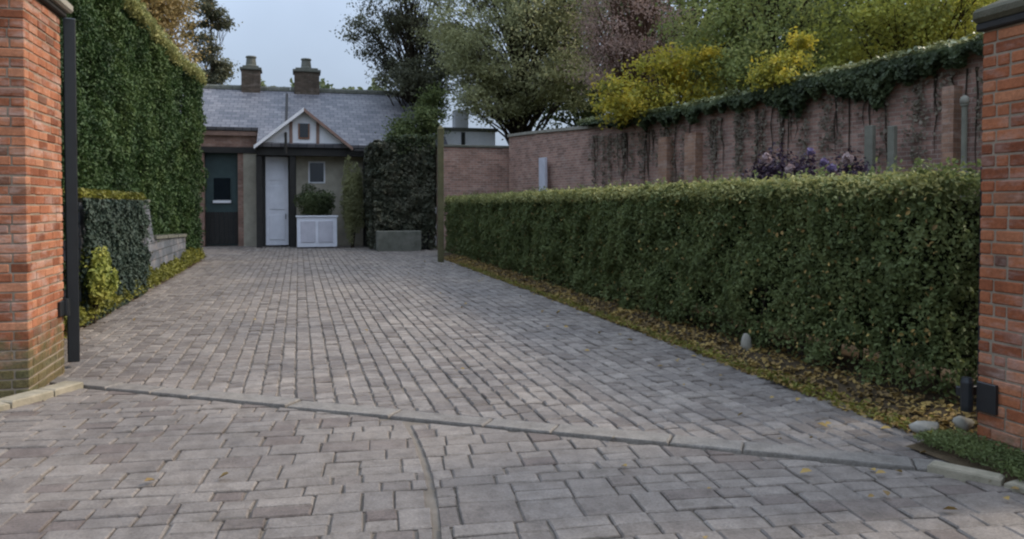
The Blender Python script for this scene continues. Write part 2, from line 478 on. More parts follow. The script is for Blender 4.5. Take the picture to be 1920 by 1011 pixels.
# forecourt of larger imprinted slabs outside the gate
mb = MB()
ang = R(-6); ca, sa = math.cos(ang), math.sin(ang)
v = -6.0
while v < 9.5:
    h = random.choice((.14, .16, .2, .26))
    u = -8.0 + random.uniform(0, .4)
    while u < 9:
        w = random.choice((.16, .2, .24, .3))
        subs = [(u, v, w, h)]
        if h > .25 and random.random() < .6: subs = [(u, v, w, h * .5), (u, v + h * .5, w, h * .5)]
        for (a, b_, w_, h_) in subs:
            g = .005
            q = [(a + g, b_ + g), (a + w_ - g, b_ + g), (a + w_ - g, b_ + h_ - g), (a + g, b_ + h_ - g)]
            q = [(p[0] + random.uniform(-.005, .005), p[1] + random.uniform(-.005, .005)) for p in q]
            q = [(p[0] * ca - p[1] * sa, p[0] * sa + p[1] * ca + .03 * math.sin(p[0] * .9)) for p in q]
            q = clip(q, lambda p: -side(p, -.03))
            if len(q) < 3: continue
            # long construction joint
            for sgn in (1, -1):
                yc = b_ + h_ / 2; m_ = .145 - .09 * (yc - 3.6)
                jx = lambda p: (p[0] - (.60 + .145 * (yc - 3.6) - .045 * (yc - 3.6) ** 2 + m_ * (p[1] - yc))) * sgn - .02
                qq = clip(q, jx)
                if len(qq) > 2 and area(qq) > .003:
                    mb.prism(qq, -.03, random.uniform(-.005, .004), random.uniform(.007, .013), jit=.02)
        u += w
    v += h
tag(mb.build('forecourt', M['slab'], fix=False), kind='structure')

# threshold strip where the gates close: a row of long flat stones
mb = MB()
s = -.25
while s < 7.6:
    l = random.uniform(.35, .95)
    a, b_ = s + .006, s + l - .006
    P = lambda d, o: (TA[0] + td[0] * d + tn[0] * o, TA[1] + td[1] * d + tn[1] * o)
    o0, o1 = .005 + random.uniform(-.008, .008), .205 + random.uniform(-.012, .008)
    mb.prism([P(a, o0), P(b_, o0), P(b_, o1), P(a, o1)], -.03, .012 + random.uniform(-.004, .004), .012, rnd=random.uniform(.6, 1), jit=.01)
    s += l
tag(mb.build('threshold_strip', M['strip'], fix=False), kind='structure')

# verges
def hump_r(x, y):
    k = min(1, max(0, (x - 3.9) / .35)); return .075 * k * k
sheet('verge_soil', 3.9, 6.3, 3.3, 24, -.012, M['soil'], 26, 220, .03, hump_r)
def hump_l(x, y):
    k = min(1, max(0, (-2.52 - x) / .3)); return .07 * k
sheet('border_soil', -5, -2.52, 7.9, 24.2, -.014, M['soil'], 18, 150, .025, hump_l)
sheet('garden_soil', 6.3, 16, 3.3, 27, -.02, M['soil'], 20, 40, .04)
def hump_m(x, y): return .03 + .05 * min(1, max(0, (x - 3.6) / .3))
sheet('mossy_strip', 3.62, 4.1, 2.0, 4.15, -.022, M['soil'], 10, 40, .015, hump_m)

# curved kerbs outside the gate pillars
def kerb(name, pts, w=.13, h=.07):
    mb = MB()
    for i in range(len(pts) - 1):
        a = np.array(pts[i]); b_ = np.array(pts[i + 1]); d = (b_ - a); L = np.linalg.norm(d); d /= L; n = np.array([-d[1], d[0]])
        a2 = a + d * .008; b2 = b_ - d * .008
        mb.prism([tuple(a2), tuple(b2), tuple(b2 + n * w), tuple(a2 + n * w)], -.05, h + random.uniform(-.008, .008), .016, jit=.02)
    return tag(mb.build(name, M['kerbstone'], fix=False), kind='structure')
kerb('kerb', [(-1.72, 7.28), (-1.86, 6.98), (-2.05, 6.62), (-2.4, 6.25), (-2.9, 5.95), (-3.6, 5.7)][::-1], -.16 * -1, .055)
kerb('kerb', [(3.4, 3.74), (3.6, 3.42), (3.7, 3.05), (3.8, 2.5)][::-1], -.1, .04)

# ------------------------------------------------------------------ gate pillars
def brick_shaft(x0, x1, y0, y1, z1, seed):
    random.seed(seed)
    mb = MB(); H = .0752; d = .1
    def brick(xa, xb, ya, yb, za):
        e = lambda: random.uniform(-.0025, .0025)
        if random.random() < .06: e = lambda: random.uniform(-.006, .004)
        c = random.uniform(.004, .009)
        mb.box(xa + e(), xb + e(), ya + e(), yb + e(), za + random.uniform(-.002, .002), za + .065 + random.uniform(-.002, .002), c)
    def run(a, b, off):
        q = []; x = a; L = .2155
        if off: q.append((a, a + .1025)); x = a + .1125
        while x < b - .02:
            e = min(b, x + .215)
            if b - e < .05: e = b
            q.append((x, e)); x = e + .01
        return q
    n = int(z1 / H)
    for i in range(n):
        z = i * H + .004; p = i % 2
        xs = (x0, x1) if p else (x0 + d + .01, x1 - d - .01)
        ys = (y0 + d + .01, y1 - d - .01) if p else (y0, y1)
        for a, b in run(*xs, (i // 2) % 2):
            brick(a, b, y0, y0 + d, z); brick(a, b, y1 - d, y1, z)
        for a, b in run(*ys, (i // 2 + p) % 2):
            brick(x0, x0 + d, a, b, z); brick(x1 - d, x1, a, b, z)
    return mb
def mortar_core(x0, x1, y0, y1, z1):
    mb = MB(); mb.box(x0 + .007, x1 - .007, y0 + .007, y1 - .007, -.05, z1); return mb
lp = thing('gate_pillar', 'left gate pillar of orange brick with pale mortar bands and mossy foot', 'pillar', (-2.55, 7.4, 0))
sh = brick_shaft(-3.05, -2.03, 6.97, 7.94, 3.17, 11).build('shaft', M['brickgeo_left'], lp, fix=False); mortar_core(-3.05, -2.03, 6.97, 7.94, 3.165).build('mortar', M['mortar'], sh)
mb = MB(); mb.box(-3.1, -1.985, 6.92, 7.985, 3.165, 3.21, .01); mb.build('cap_shadow', M['timber'], lp)  # dark band painting the shadow under the cap overhang
mb = MB()
mb.box(-3.15, -1.94, 6.87, 8.03, 3.213, 3.3, .02)
V = [(-3.12, 6.9, 3.3), (-1.97, 6.9, 3.3), (-1.97, 8.0, 3.3), (-3.12, 8.0, 3.3), (-2.56, 7.45, 3.52)]
mb.add(V, [(0, 1, 4), (1, 2, 4), (2, 3, 4), (3, 0, 4)])
mb.build('cap', M['stone'], lp)

rp = thing('gate_pillar', 'right gate pillar of dark red brick under a weathered stone cap', 'pillar', (4.5, 3.5, 0))
RPX = 4.05
sh = brick_shaft(RPX, 5.03, 3.06, 4.04, 2.56, 12).build('shaft', M['brickgeo_right'], rp, fix=False); mortar_core(RPX, 5.03, 3.06, 4.04, 2.56).build('mortar', M['mortar'], sh)
mb = MB(); mb.box(RPX - .03, 5.06, 3.02, 4.07, 2.562, 2.61, .01); mb.build('cap_shadow', M['timber'], rp)  # dark band painting the shade line beneath this cap
mb = MB()
mb.box(RPX - .05, 5.08, 2.99, 4.09, 2.613, 2.7, .025)
V = [(RPX - .02, 3.02, 2.7), (5.05, 3.02, 2.7), (5.05, 4.06, 2.7), (RPX - .02, 4.06, 2.7), (4.54, 3.54, 2.97)]
mb.add(V, [(0, 1, 4), (1, 2, 4), (2, 3, 4), (3, 0, 4)])
mb.build('cap', M['darkstone'], rp)

# ------------------------------------------------------------------ gate leaves (open)
def gate(label, hinge, d, length, height, nb, pil):
    g = thing('gate_leaf', label, 'gate', (hinge[0], hinge[1], 0), 'gate leaves standing open')
    d = np.array(d, float); d /= np.linalg.norm(d); n = np.array([-d[1], d[0]])
    def xf(u, w, z): return (hinge[0] + d[0] * u + n[0] * w, hinge[1] + d[1] * u + n[1] * w, z)
    mb = MB(); mb.box(0, .1, -.05, .05, .06, height, .008, xf=xf); mb.build('stile', M['black'], g)
    mb = MB(); mb.box(length - .08, length, -.04, .04, .1, height - .25, .008, xf=xf); mb.build('stile', M['black'], g)
    for z0, z1 in ((.14, .22), (1.05, 1.12), (height - .45, height - .37)):
        mb = MB(); mb.box(.103, length - .083, -.022, .022, z0, z1, .005, xf=xf); mb.build('rail', M['black'], g)
    for i in range(nb):
        u = .1 + (length - .18) * (i + 1) / (nb + 1)
        mb = MB(); mb.tube([xf(u, 0, .2), xf(u, 0, height - .3), xf(u, 0, height - .27), xf(u, 0, height - .12)], [.011, .011, .02, .002], 8); mb.build('bar', M['black'], g)
    return g
gate('black iron gate leaf swung open behind the left orange pillar', (-2.0, 8.12), (-.26, 1), 2.5, 3.2, 15, None)
gate('black iron gate leaf swung open behind the right red pillar', (4.3, 4.22), (.72, .69), .9, 1.75, 5, None)

hg = thing('hinge_bracket', 'small black hinge bracket on the inner face of the left pillar', 'bracket', (-2.05, 7.8, .6))
mb = MB(); mb.box(-2.027, -2.005, 7.74, 7.89, .53, .66, .004); mb.build('plate', M['black'], hg)
mb = MB(); mb.lathe(-2.0, 7.9, [(.03, .52), (.032, .55), (.032, .64), (.03, .67)], 12); mb.build('pin', M['black'], hg)
hg = thing('hinge_bracket', 'black hinge bracket low on the right pillar beside the hedge foot', 'bracket', (4.0, 3.97, .3))
mb = MB(); mb.box(4.02, 4.047, 3.88, 4.02, .24, .42, .004); mb.build('plate', M['black'], hg)
mb = MB(); mb.lathe(4.01, 4.08, [(.035, .22), (.038, .25), (.038, .4), (.03, .43)], 12); mb.build('pin', M['black'], hg)
mb = MB(); mb.box(4.0, 4.22, 4.12, 4.16, .3, .36, .004); mb.build('arm', M['black'], hg)

# ------------------------------------------------------------------ hedges
def hedge_points(x0, x1, y0, y1, z0, z1, dens, faces, depth=.1, wa=.06, ws=.6, dens_fn=None, k=0.0):
    Ps, Ns = [], []
    def put(n, f):
        a = rng.random(n); b_ = rng.random(n); return f(a, b_)
    spec = {'x0': ((y1 - y0) * (z1 - z0)), 'x1': ((y1 - y0) * (z1 - z0)), 'y0': ((x1 - x0) * (z1 - z0)), 'y1': ((x1 - x0) * (z1 - z0)), 'top': ((x1 - x0) * (y1 - y0))}
    for f in faces:
        n = int(spec[f] * dens)
        a, b_ = rng.random(n), rng.random(n)
        d = rng.exponential(depth * .5, n) - depth * .35
        if f in ('x0', 'x1'):
            y = y0 + (y1 - y0) * a; z = z0 + (z1 - z0) * b_
            o = wob(y, z, ws, k) * wa + wob(y, z, ws * .28, k + 2) * wa * .6
            edge = np.maximum(0, .18 - (z1 - z)) ** 2 * 2.2
            s_ = 1 if f == 'x1' else -1
            x = (x1 if s_ > 0 else x0) + s_ * (o - d - edge)
            N = np.tile([s_, 0, .35], (n, 1))
        elif f in ('y0', 'y1'):
            x = x0 + (x1 - x0) * a; z = z0 + (z1 - z0) * b_
            o = wob(x, z, ws, k + 1) * wa + wob(x, z, ws * .28, k + 3) * wa * .6
            s_ = 1 if f == 'y1' else -1
            y = (y1 if s_ > 0 else y0) + s_ * (o - d)
            N = np.tile([0, s_, .35], (n, 1))
        else:
            x = x0 + (x1 - x0) * a; y = y0 + (y1 - y0) * b_
            o = wob(x, y, ws, k + 4) * wa * .45
            z = z1 + o - d * .7
            N = np.tile([0, 0, 1.0], (n, 1))
        P = np.stack([x, y, z], 1)
        if dens_fn is not None:
            keep = rng.random(n) < dens_fn(P)
            P, N = P[keep], N[keep]
        Ps.append(P); Ns.append(N)
    return np.concatenate(Ps), np.concatenate(Ns)

def tips(x0, x1, y0, y1, z1, n, up=.06, edge=None):
    x = x0 + (x1 - x0) * rng.random(n) ** (1.0 if edge is None else edge); y = y0 + (y1 - y0) * rng.random(n)
    z = z1 + rng.normal(0, up * .4, n) + up * .35 + wob(x, y, .6, 4) * .025
    return np.stack([x, y, z], 1), np.tile([0, 0, .8], (n, 1))

# clipped hedge on the right of the drive
HX0, HX1, HY0, HY1, HZ = 4.44, 5.5, 4.75, 24.6, 1.69
hr = thing('clipped_hedge', 'long straight clipped green hedge along the right edge of the drive', 'hedge', (4.95, 13.5, 0))
def dens_r(P):
    low = np.clip((P[:, 2] - (.05 + .2 * wob(P[:, 1], P[:, 1] * 0, .6, 2.0))) / .25, .1, 1)
    far = np.clip(9.5 / P[:, 1], .32, 1)
    gap = np.clip((wob(P[:, 1], P[:, 2] * 1.4, .8, 5.0) + .75) / .3, .25, 1) * np.clip((wob(P[:, 1], P[:, 2], .22, 1.0) + .8) / .5, .3, 1)
    return low * far * gap
P, N = hedge_points(HX0, HX1, HY0, HY1, .05, HZ, 5200, ('x0', 'y0', 'y1', 'top'), .16, .1, .6, dens_r)
sz = np.clip(.034 + .0016 * (P[:, 1] - 4.7), .034, .06)
leaf_object('foliage', P, N, sz, M['lf_hedge'], hr, .55, .75)
def shoots(n, f, L, m):
    Ps, Ns = [], []
    for _ in range(n):
        p, d = f(); p = np.array(p, float); d = np.array(d, float); l = L * random.uniform(.5, 1.3)
        for k in range(m):
            Ps.append(p + d * l * (k + .5) / m + rng.normal(0, .012, 3)); Ns.append(rng.normal(0, 1, 3) + np.array([0, 0, .5]))
    return np.array(Ps), np.array(Ns)
def f_r():
    y = HY0 + (HY1 - HY0) * random.random() ** 1.5
    if random.random() < .6: return (HX0 + random.uniform(-.02, .6), y, HZ), (random.uniform(-.3, .3), random.uniform(-.3, .3), 1)
    return (HX0 - .03, y, random.uniform(.3, HZ)), (-.8, random.uniform(-.5, .5), random.uniform(.1, .9))
P, N = shoots(420, f_r, .14, 9)
leaf_object('stray_shoots', P, N, .04, M['lf_hedge'], hr, .5, .5)
n = 900
P = np.stack([HX0 - .04 - rng.random(n) * .05, HY0 + (HY1 - HY0) * rng.random(n) ** 1.4, .15 + 1.45 * rng.random(n)], 1)
leaf_object('dead_leaves', P, np.tile([-1, 0, .3], (n, 1)), .035, M['lf_litter'], hr, .6, .7)
P, N = tips(HX0 - .02, HX1, HY0, HY1, HZ, 20000, .07, 2.2)
k = len(P) // 3; P[:k, 0] = HX0 - .05 + rng.normal(0, .03, k); P[:k, 2] = HZ - .05 + rng.normal(0, .045, k) + wob(P[:k, 1], P[:k, 0], .4, 2) * .02
leaf_object('sunlit_rim', P, N, np.clip(.03 + .0014 * P[:, 1], .03, .05), M['lf_sunlit_tip'], hr, .5, .6)  # sunlit top fringe painted as pale leaves
mb = MB(); mb.box(HX0 + .24, HX1 - .1, HY0 + .15, HY1 - .15, .26, HZ - .13, .06); mb.build('shade_core', M['core_shade'], hr)  # solid dark box added for the shade inside the hedge
mb = MB()
y = HY0 + .1
while y < HY1:
    for _ in range(2):
        x = random.uniform(HX0 + .12, HX0 + .6); yy = y + random.uniform(-.1, .1)
        mb.tube([(x, yy, .0), (x + random.uniform(-.06, .06), yy + random.uniform(-.08, .08), .3), (x + random.uniform(-.12, .12), yy + random.uniform(-.16, .16), .7)], [.022, .016, .01], 6)
    y += .3
mb.build('stems', M['bark'], hr)

# tall hedge on the left
TX0, TX1, TY0, TY1, TZ = -4.6, -2.92, 8.6, 24.2, 4.95
ht = thing('clipped_hedge', 'very tall dark green clipped hedge with a pale sunlit top edge', 'hedge', (-3.7, 16.4, 0))
def dens_t(P): return np.clip((wob(P[:, 1], P[:, 2], .5, 2.0) + .8) / .5, .3, 1) * np.clip(13.5 / P[:, 1], .4, 1) * np.clip((P[:, 2] + .1) / .3, .1, 1)
P, N = hedge_points(TX0, TX1, TY0, TY1, .05, TZ, 2300, ('x1', 'y0', 'y1', 'top'), .3, .2, 1.0, dens_t, 1.3)
bul = np.clip((P[:, 1] - 21.3) / 1.2, 0, 1) * np.clip((P[:, 0] - TX0) / 1.5, 0, 1)
P[:, 0] += .2 * bul
leaf_object('foliage', P, N, np.clip(.05 + .0016 * (P[:, 1] - 8), .05, .075), M['lf_tall'], ht, .55, .75)
P, N = tips(TX0, TX1 + .1, TY0, TY1, TZ, 24000, .1, .45)
k = len(P) // 2; P[:k, 0] = TX1 + .02 + rng.normal(0, .05, k) + .2 * np.clip((P[:k, 1] - 21.3) / 1.2, 0, 1); P[:k, 0] += .12; P[:k, 2] = TZ + .06 + rng.normal(0, .07, k)
leaf_object('sunlit_rim', P, N, .065, M['lf_sunlit_tip'], ht, .5, .6)  # bright sunlit rim painted with paler leaves along the top edge
mb = MB(); mb.box(TX0 + .2, TX1 - .24, TY0 + .2, TY1 - .24, .1, TZ - .2, .1); mb.build('shade_core', M['core_shade'], ht)  # dark filler box, inner shade put into its colour

# ------------------------------------------------------------------ left border
gw = thing('garden_wall', 'low grey stone wall stepping down in front of the tall hedge', 'wall', (-2.72, 16, 0))
mb = MB()
prof = [(11.0, -.05), (20.6, -.05), (20.6, .74), (16.25, .86), (15.75, 1.5), (11.0, 1.54)]
n = len(prof)
V = [(-2.62, y, z) for y, z in prof] + [(-2.84, y, z) for y, z in prof]
F = [tuple(range(n)), tuple(range(2 * n - 1, n - 1, -1))] + [(i, n + i, n + (i + 1) % n, (i + 1) % n) for i in range(n)]
mb.add(V, F)
mb.build('wall_body', M['grey_stonework'], gw)
mb = MB()
for k in range(6):
    ya, yb = 16.3 + k * .72, 16.3 + k * .72 + .71
    za, zb = .865 - (ya - 16.3) * .0276, .865 - (yb - 16.3) * .0276
    V = [(x_, y_, z_ + h_) for h_ in (0, .055 + .008 * (k % 3)) for (y_, z_) in ((ya, za), (yb, zb)) for x_ in (-2.88, -2.585 - .008 * (k % 2))]
    mb.add(V, [(0, 2, 3, 1), (4, 5, 7, 6), (0, 1, 5, 4), (2, 6, 7, 3), (0, 4, 6, 2), (1, 3, 7, 5)])
mb.build('lower_coping', M['graystone'], gw)
mb = MB(); mb.box(-2.87, -2.59, 11.0, 15.74, 1.545, 1.6, .012); mb.build('coping', M['graystone'], gw)

iv = thing('ivy', 'dark blue green ivy covering the near part of the low grey wall', 'ivy', (-2.6, 13, 0))
n = 17000
y = 10.9 + 4.6 * rng.random(n); z = .02 + 1.55 * rng.random(n)
keep = (y < 14.9 + .5 * wob(z, z * 0, .5, 1)) | (rng.random(n) < .08)
y, z = y[keep], z[keep]; n = len(y)
P = np.stack([-2.58 + .05 * wob(y, z, .3, 0) + rng.random(n) * .06, y, z], 1)
leaf_object('leaves', P, np.tile([1, 0, .4], (n, 1)), .05, M['lf_ivydark'], iv, .8, .5)
n = 5200
y = 10.9 + 4.2 * rng.random(n)
P = np.stack([-2.73 + rng.uniform(-.16, .17, n), y, 1.6 + rng.random(n) ** 2 * .1], 1)
leaf_object('lit_top_leaves', P, np.tile([.2, 0, 1.0], (n, 1)), .05, M['lf_ground'], iv, .7, .5)  # lit top of the ivy put into paler leaves

def bush(name, label, cat, c, r, n, size, mat, group=None, stems=6, jit=.9, flat=1.0):
    """a leafy bush: clumps of leaves on stems from its foot"""
    g = thing(name, label, cat, (c[0], c[1], 0), group)
    d = nrm(rng.normal(0, 1, (n, 3)))
    k = 26
    cc = nrm(rng.normal(0, 1, (k, 3))) * (rng.uniform(.45, .95, k)[:, None])
    which = rng.integers(0, k, n)
    q = cc[which] * .78 + d * (rng.random(n) ** .4 * .36)[:, None]
    P = np.array(c) + q * np.array(r)
    keep = P[:, 2] > .03
    P, q = P[keep], q[keep]
    leaf_object('leaves', P, nrm(q) + np.array([0, 0, .5]), size, mat, g, .55, jit)
    for i in range(stems):
        mb = MB()
        e = np.array(c) + cc[i % k] * np.array(r) * .7
        mb.tube([(c[0] + random.uniform(-.06, .06), c[1] + random.uniform(-.06, .06), -.02), ((c[0] * .6 + e[0] * .4), (c[1] * .6 + e[1] * .4), max(.1, e[2] * .5)), tuple(e)], [.02, .014, .006], 5)
        mb.build('stem', M['bark'], g)
    return g
bush('shrub', 'yellow green leafy shrub beside the open left gate leaf', 'shrub', (-2.52, 11.2, .62), (.3, .5, .55), 4600, .055, M['lf_bush'])

# yellow-green ground cover along the left edge
n = 26000
y = 8.3 + 15.2 * rng.random(n); x = -2.5 - .34 * rng.random(n)
hgt = (.16 + .26 * (wob(x, y, .45, 3) * .5 + .5)) * np.clip((-2.42 - x) / .16, .1, 1)
P = np.stack([x + rng.normal(0, .02, n), y, hgt * (rng.random(n) ** .5) + .03], 1)
tag(leaf_object('ground_cover', P, np.tile([.3, 0, 1.0], (n, 1)), .05, M['lf_ground'], None, .6, .7), 'yellow green ground cover plants along the left edge of the drive', 'ground cover', kind='stuff')
# leaf litter along the right verge
n = 9000
y = 3.6 + 19 * rng.random(n) ** 1.25; x = 3.86 + np.abs(rng.normal(0, .34, n))
zz = np.array([-.012 + .03 * mnoise.noise((a * 2.1, b_ * 2.1, 3)) + hump_r(a, b_) for a, b_ in zip(x, y)])
P = np.stack([x, y, zz + .012 + rng.random(n) * .012], 1)
tag(leaf_object('leaf_litter', P, np.tile([0, 0, 1.0], (n, 1)), .045, M['lf_litter'], None, .6, .35), 'brown and yellow fallen leaves under the right hedge', 'leaf litter', kind='stuff')
n = 2600
y = 3.9 + 16 * rng.random(n) ** 1.3; x = 3.84 + np.abs(rng.normal(0, .1, n))
P = np.stack([x, y, .012 + .05 * rng.random(n)], 1)
tag(leaf_object('verge_weeds', P, np.tile([0, 0, 1.0], (n, 1)), .035, M['lf_ground'], None, .4, .8), 'low yellow green weeds fringing the right edge of the drive', 'weeds', kind='stuff')
n = 7000
y = 2.2 + 1.95 * rng.random(n); x = 3.66 + .36 * rng.random(n)
P = np.stack([x, y, .05 + .05 * rng.random(n)], 1)
tag(leaf_object('moss', P, np.tile([0, 0, 1.0], (n, 1)), .025, M['lf_hedge'], None, .4, .9), 'green moss and grass at the foot of the right pillar', 'moss', kind='stuff')

n = 110
y = 3.2 + 20 * rng.random(n) ** 1.6; x = np.where(rng.random(n) < .65, 3.85 - np.abs(rng.normal(0, .5, n)), rng.uniform(-2.4, 3.8, n))
P = np.stack([x, y, .014 + .012 * rng.random(n)], 1)
tag(leaf_object('fallen_leaves', P, np.tile([0, 0, 1.0], (n, 1)), .05, M['lf_litter'], None, .65, .25), 'scattered fallen leaves lying on the paving', 'fallen leaves', kind='stuff')
# loose stones
def stone(label, c, r, seed):
    mb = MB(); V = []; F = []
    nu, nv = 10, 7
    for j in range(nv + 1):
        th = math.pi * j / nv
        for i in range(nu):
            ph = 2 * math.pi * i / nu
            d = Vector((math.sin(th) * math.cos(ph), math.sin(th) * math.sin(ph), math.cos(th)))
            k = 1 + .45 * mnoise.noise(d * 1.3 + Vector((seed * 7.1, seed, 0)))
            V.append((c[0] + d.x * r[0] * k, c[1] + d.y * r[1] * k, c[2] + d.z * r[2] * k))
    for j in range(nv):
        for i in range(nu):
            i2 = (i + 1) % nu
            F.append((j * nu + i, (j + 1) * nu + i, (j + 1) * nu + i2, j * nu + i2))
    mb.add(V, F)
    return tag(mb.build('loose_stone', M['stone'], smooth=True), label, 'stone', 'loose stones on the right verge')
stone('upright pale stone tucked under the hedge, farthest up the verge', (4.3, 7.1, .12), (.06, .05, .1), 1)
stone('flat pale stone lying at the near corner of the verge', (3.9, 4.3, .07), (.11, .06, .035), 2)
stone('rounded pale stone against the right pillar below its hinge', (4.1, 4.2, .1), (.055, .05, .05), 3)

# ------------------------------------------------------------------ right garden wall
W0, W1 = np.array([10.8, 5.8]), np.array([6.9, 26.4])
wd = (W1 - W0); WL = np.linalg.norm(wd); wd = wd / WL; wn = np.array([-wd[1], wd[0]])   # wn faces the drive
def wtop(u): return 3.93 - .27 * math.exp(-((u - 12.5) / 5.5) ** 2)
def wp(u, off=0.0): return (W0[0] + wd[0] * u + wn[0] * off, W0[1] + wd[1] * u + wn[1] * off)
if wn[0] > 0: wn = -wn
wall = thing('garden_wall', 'tall purple brown brick wall with ivy behind the right hedge', 'wall', (8.9, 16, 0))
mb = MB(); NS = 30
def strip(mb, off0, off1, z0f, z1f, u0=0.0, u1=None, ns=NS):
    u1 = WL if u1 is None else u1
    V = []; F = []
    for i in range(ns + 1):
        u = u0 + (u1 - u0) * i / ns
        for (o, zf) in ((off0, z0f), (off0, z1f), (off1, z1f), (off1, z0f)):
            p = wp(u, o); V.append((p[0], p[1], zf(u)))
    for i in range(ns):
        for k in range(4):
            F.append((i * 4 + k, i * 4 + (k + 1) % 4, (i + 1) * 4 + (k + 1) % 4, (i + 1) * 4 + k))
    F.append((0, 1, 2, 3)); F.append((ns * 4 + 3, ns * 4 + 2, ns * 4 + 1, ns * 4))
    mb.add(V, F)
strip(mb, 0, -.34, lambda u: -.05, lambda u: wtop(u) - .1)
mb.build('brickwork', M['brick_wall'], wall)
mb = MB()
u = 0
while u < WL - .1:
    l = min(.75, WL - u)
    strip(mb, .06, -.4, lambda q: wtop(q) - .098, lambda q: wtop(q) - .01, u + .006, u + l - .006, 2); u += l
mb.build('coping', M['stone'], wall)
def wu(px):   # distance along the wall seen in the direction of photo column px
    a = math.atan((px - 960) / 1507) + math.atan(400 / 1507)
    X, Y = math.sin(a), math.cos(a)
    # t*(X,Y) = W0 + wd*u
    det = X * (-wd[1]) + wd[0] * Y
    tt = (W0[0] * (-wd[1]) + wd[0] * W0[1]) / det
    return (tt * X - W0[0]) / wd[0] if abs(wd[0]) > .05 else (tt * Y - W0[1]) / wd[1]
for px, w in ((1254, .17), (1306, .2), (1790, .1)):
    uc = wu(px)
    mb = MB(); strip(mb, .2, .002, lambda u: -.05, lambda u: wtop(u) - .55, uc - w, uc + w, 2)
    mb.build('buttress', M['brick_pier'], wall)
# end wall closing the garden
ew = thing('garden_wall', 'low dark brick end wall between the far post and the tall wall', 'wall', (5.7, 26.7, 0))
mb = MB(); mb.box(4.5, 7.5, 26.62, 26.9, -.05, 3.45, .01); mb.build('brickwork', M['brick_wall'], ew)
mb = MB(); mb.box(4.47, 7.5, 26.57, 26.95, 3.453, 3.53, .01); mb.build('coping', M['graystone'], ew)

# ivy draped over the tall wall
iv = thing('ivy', 'dark green ivy hanging in tongues over the tall brick wall', 'ivy', (wp(8)[0], wp(8)[1], 0))
uA, uB = 0.0, wu(1105)
n = 34000
u = uA + (uB - uA) * rng.random(n)
hang = .2 + .16 * wob(u, u * 0, .9, 1.2) + .22 * wob(u, u * 0, .25, 3)
hang += .4 * np.exp(-((u - wu(1640)) / .6) ** 2) + .32 * np.exp(-((u - wu(1500)) / .5) ** 2) + .1 * np.exp(-((u - wu(1720)) / 1.2) ** 2)
hang = np.clip(hang, .1, 1.6) * np.clip((uB - u) / 2.5, .25, 1)
f = rng.random(n) ** 1.2
wt = np.array([wtop(a) for a in u])
bul = .07 + .06 * wob(u, f * 3, .5, 2)
off = .08 + bul * np.sin(np.clip(f, 0, 1) * math.pi * .9) * 1.4 + rng.random(n) * .07
zz = wt + .04 - f * hang
P = np.stack([W0[0] + wd[0] * u + wn[0] * off, W0[1] + wd[1] * u + wn[1] * off, zz], 1)
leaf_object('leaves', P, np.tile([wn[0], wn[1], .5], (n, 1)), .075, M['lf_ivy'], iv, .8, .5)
n = 17000
u = uA + (uB + .5 - uA) * rng.random(n)
wt = np.array([wtop(a) for a in u]); off = rng.uniform(-.42, .14, n)
P = np.stack([W0[0] + wd[0] * u + wn[0] * off, W0[1] + wd[1] * u + wn[1] * off, wt + .02 + rng.random(n) ** 2 * .16 + .05 * wob(u, off, .5, 1)], 1)
leaf_object('lit_top_leaves', P, np.tile([0, 0, 1.0], (n, 1)), .075, M['lf_ivy_lit'], iv, .75, .5)  # bright lit ivy top painted with the paler leaf colour
mb = MB()
for i in range(60):
    uc = random.uniform(uA + .3, uB); l = random.uniform(.5, 1.9); z0 = wtop(uc) - .3
    pts = []
    for k in range(5):
        p = wp(uc + random.uniform(-.05, .05), .02 + random.uniform(0, .03)); pts.append((p[0], p[1], z0 - l * k / 4))
    mb.tube(pts, [.016, .014, .012, .009, .004], 5)
mb.build('stems', M['bark'], iv)
n = 5000   # thin trailing strands
us = rng.uniform(uA + .2, uB, 150); which = rng.integers(0, 150, n); u = us[which] + rng.normal(0, .05, n)
ln = rng.uniform(.5, 2.0, 150)[which]
wt = np.array([wtop(a) for a in u])
P = np.stack([W0[0] + wd[0] * u + wn[0] * .06, W0[1] + wd[1] * u + wn[1] * .06, wt - .3 - ln * rng.random(n)], 1)
leaf_object('trailing_leaves', P, np.tile([wn[0], wn[1], .2], (n, 1)), .06, M['lf_ivybrown'], iv, .7, .5)

# posts and boards standing against the wall
def wpost(name, label, cat, px, w, h, mat, off, lean=0.0, group=None, cap=True):
    uc = wu(px); g = thing(name, label, cat, (*wp(uc, off), 0), group)
    def xf(a, b_, z): p = wp(uc + a + lean * z, off + b_); return (p[0], p[1], z)
    mb = MB(); mb.box(-w, w, -.04, .05, -.05, h, .008, xf=xf); mb.build('shaft', mat, g)
    if cap:
        mb = MB(); mb.box(-w - .015, w + .015, -.055, .065, h + .002, h + .04, .006, xf=xf); mb.build('cap', mat, g)
    return g
wpost('timber_post', 'grey green timber post before the ivy, the farther of a close pair', 'post', 1655, .085, 2.85, M['grey_timber'], .32, cap=False, group='timber posts against the tall wall')
wpost('timber_post', 'grey green timber post before the ivy, the nearer of a close pair', 'post', 1697, .065, 2.8, M['grey_timber'], .32, cap=False, group='timber posts against the tall wall')
b = wpost('white_board', 'narrow pale upright board leaning on the far part of the brick wall', 'board', 1030, .2, 2.95, M['grey_board'], .2, .012, cap=False)

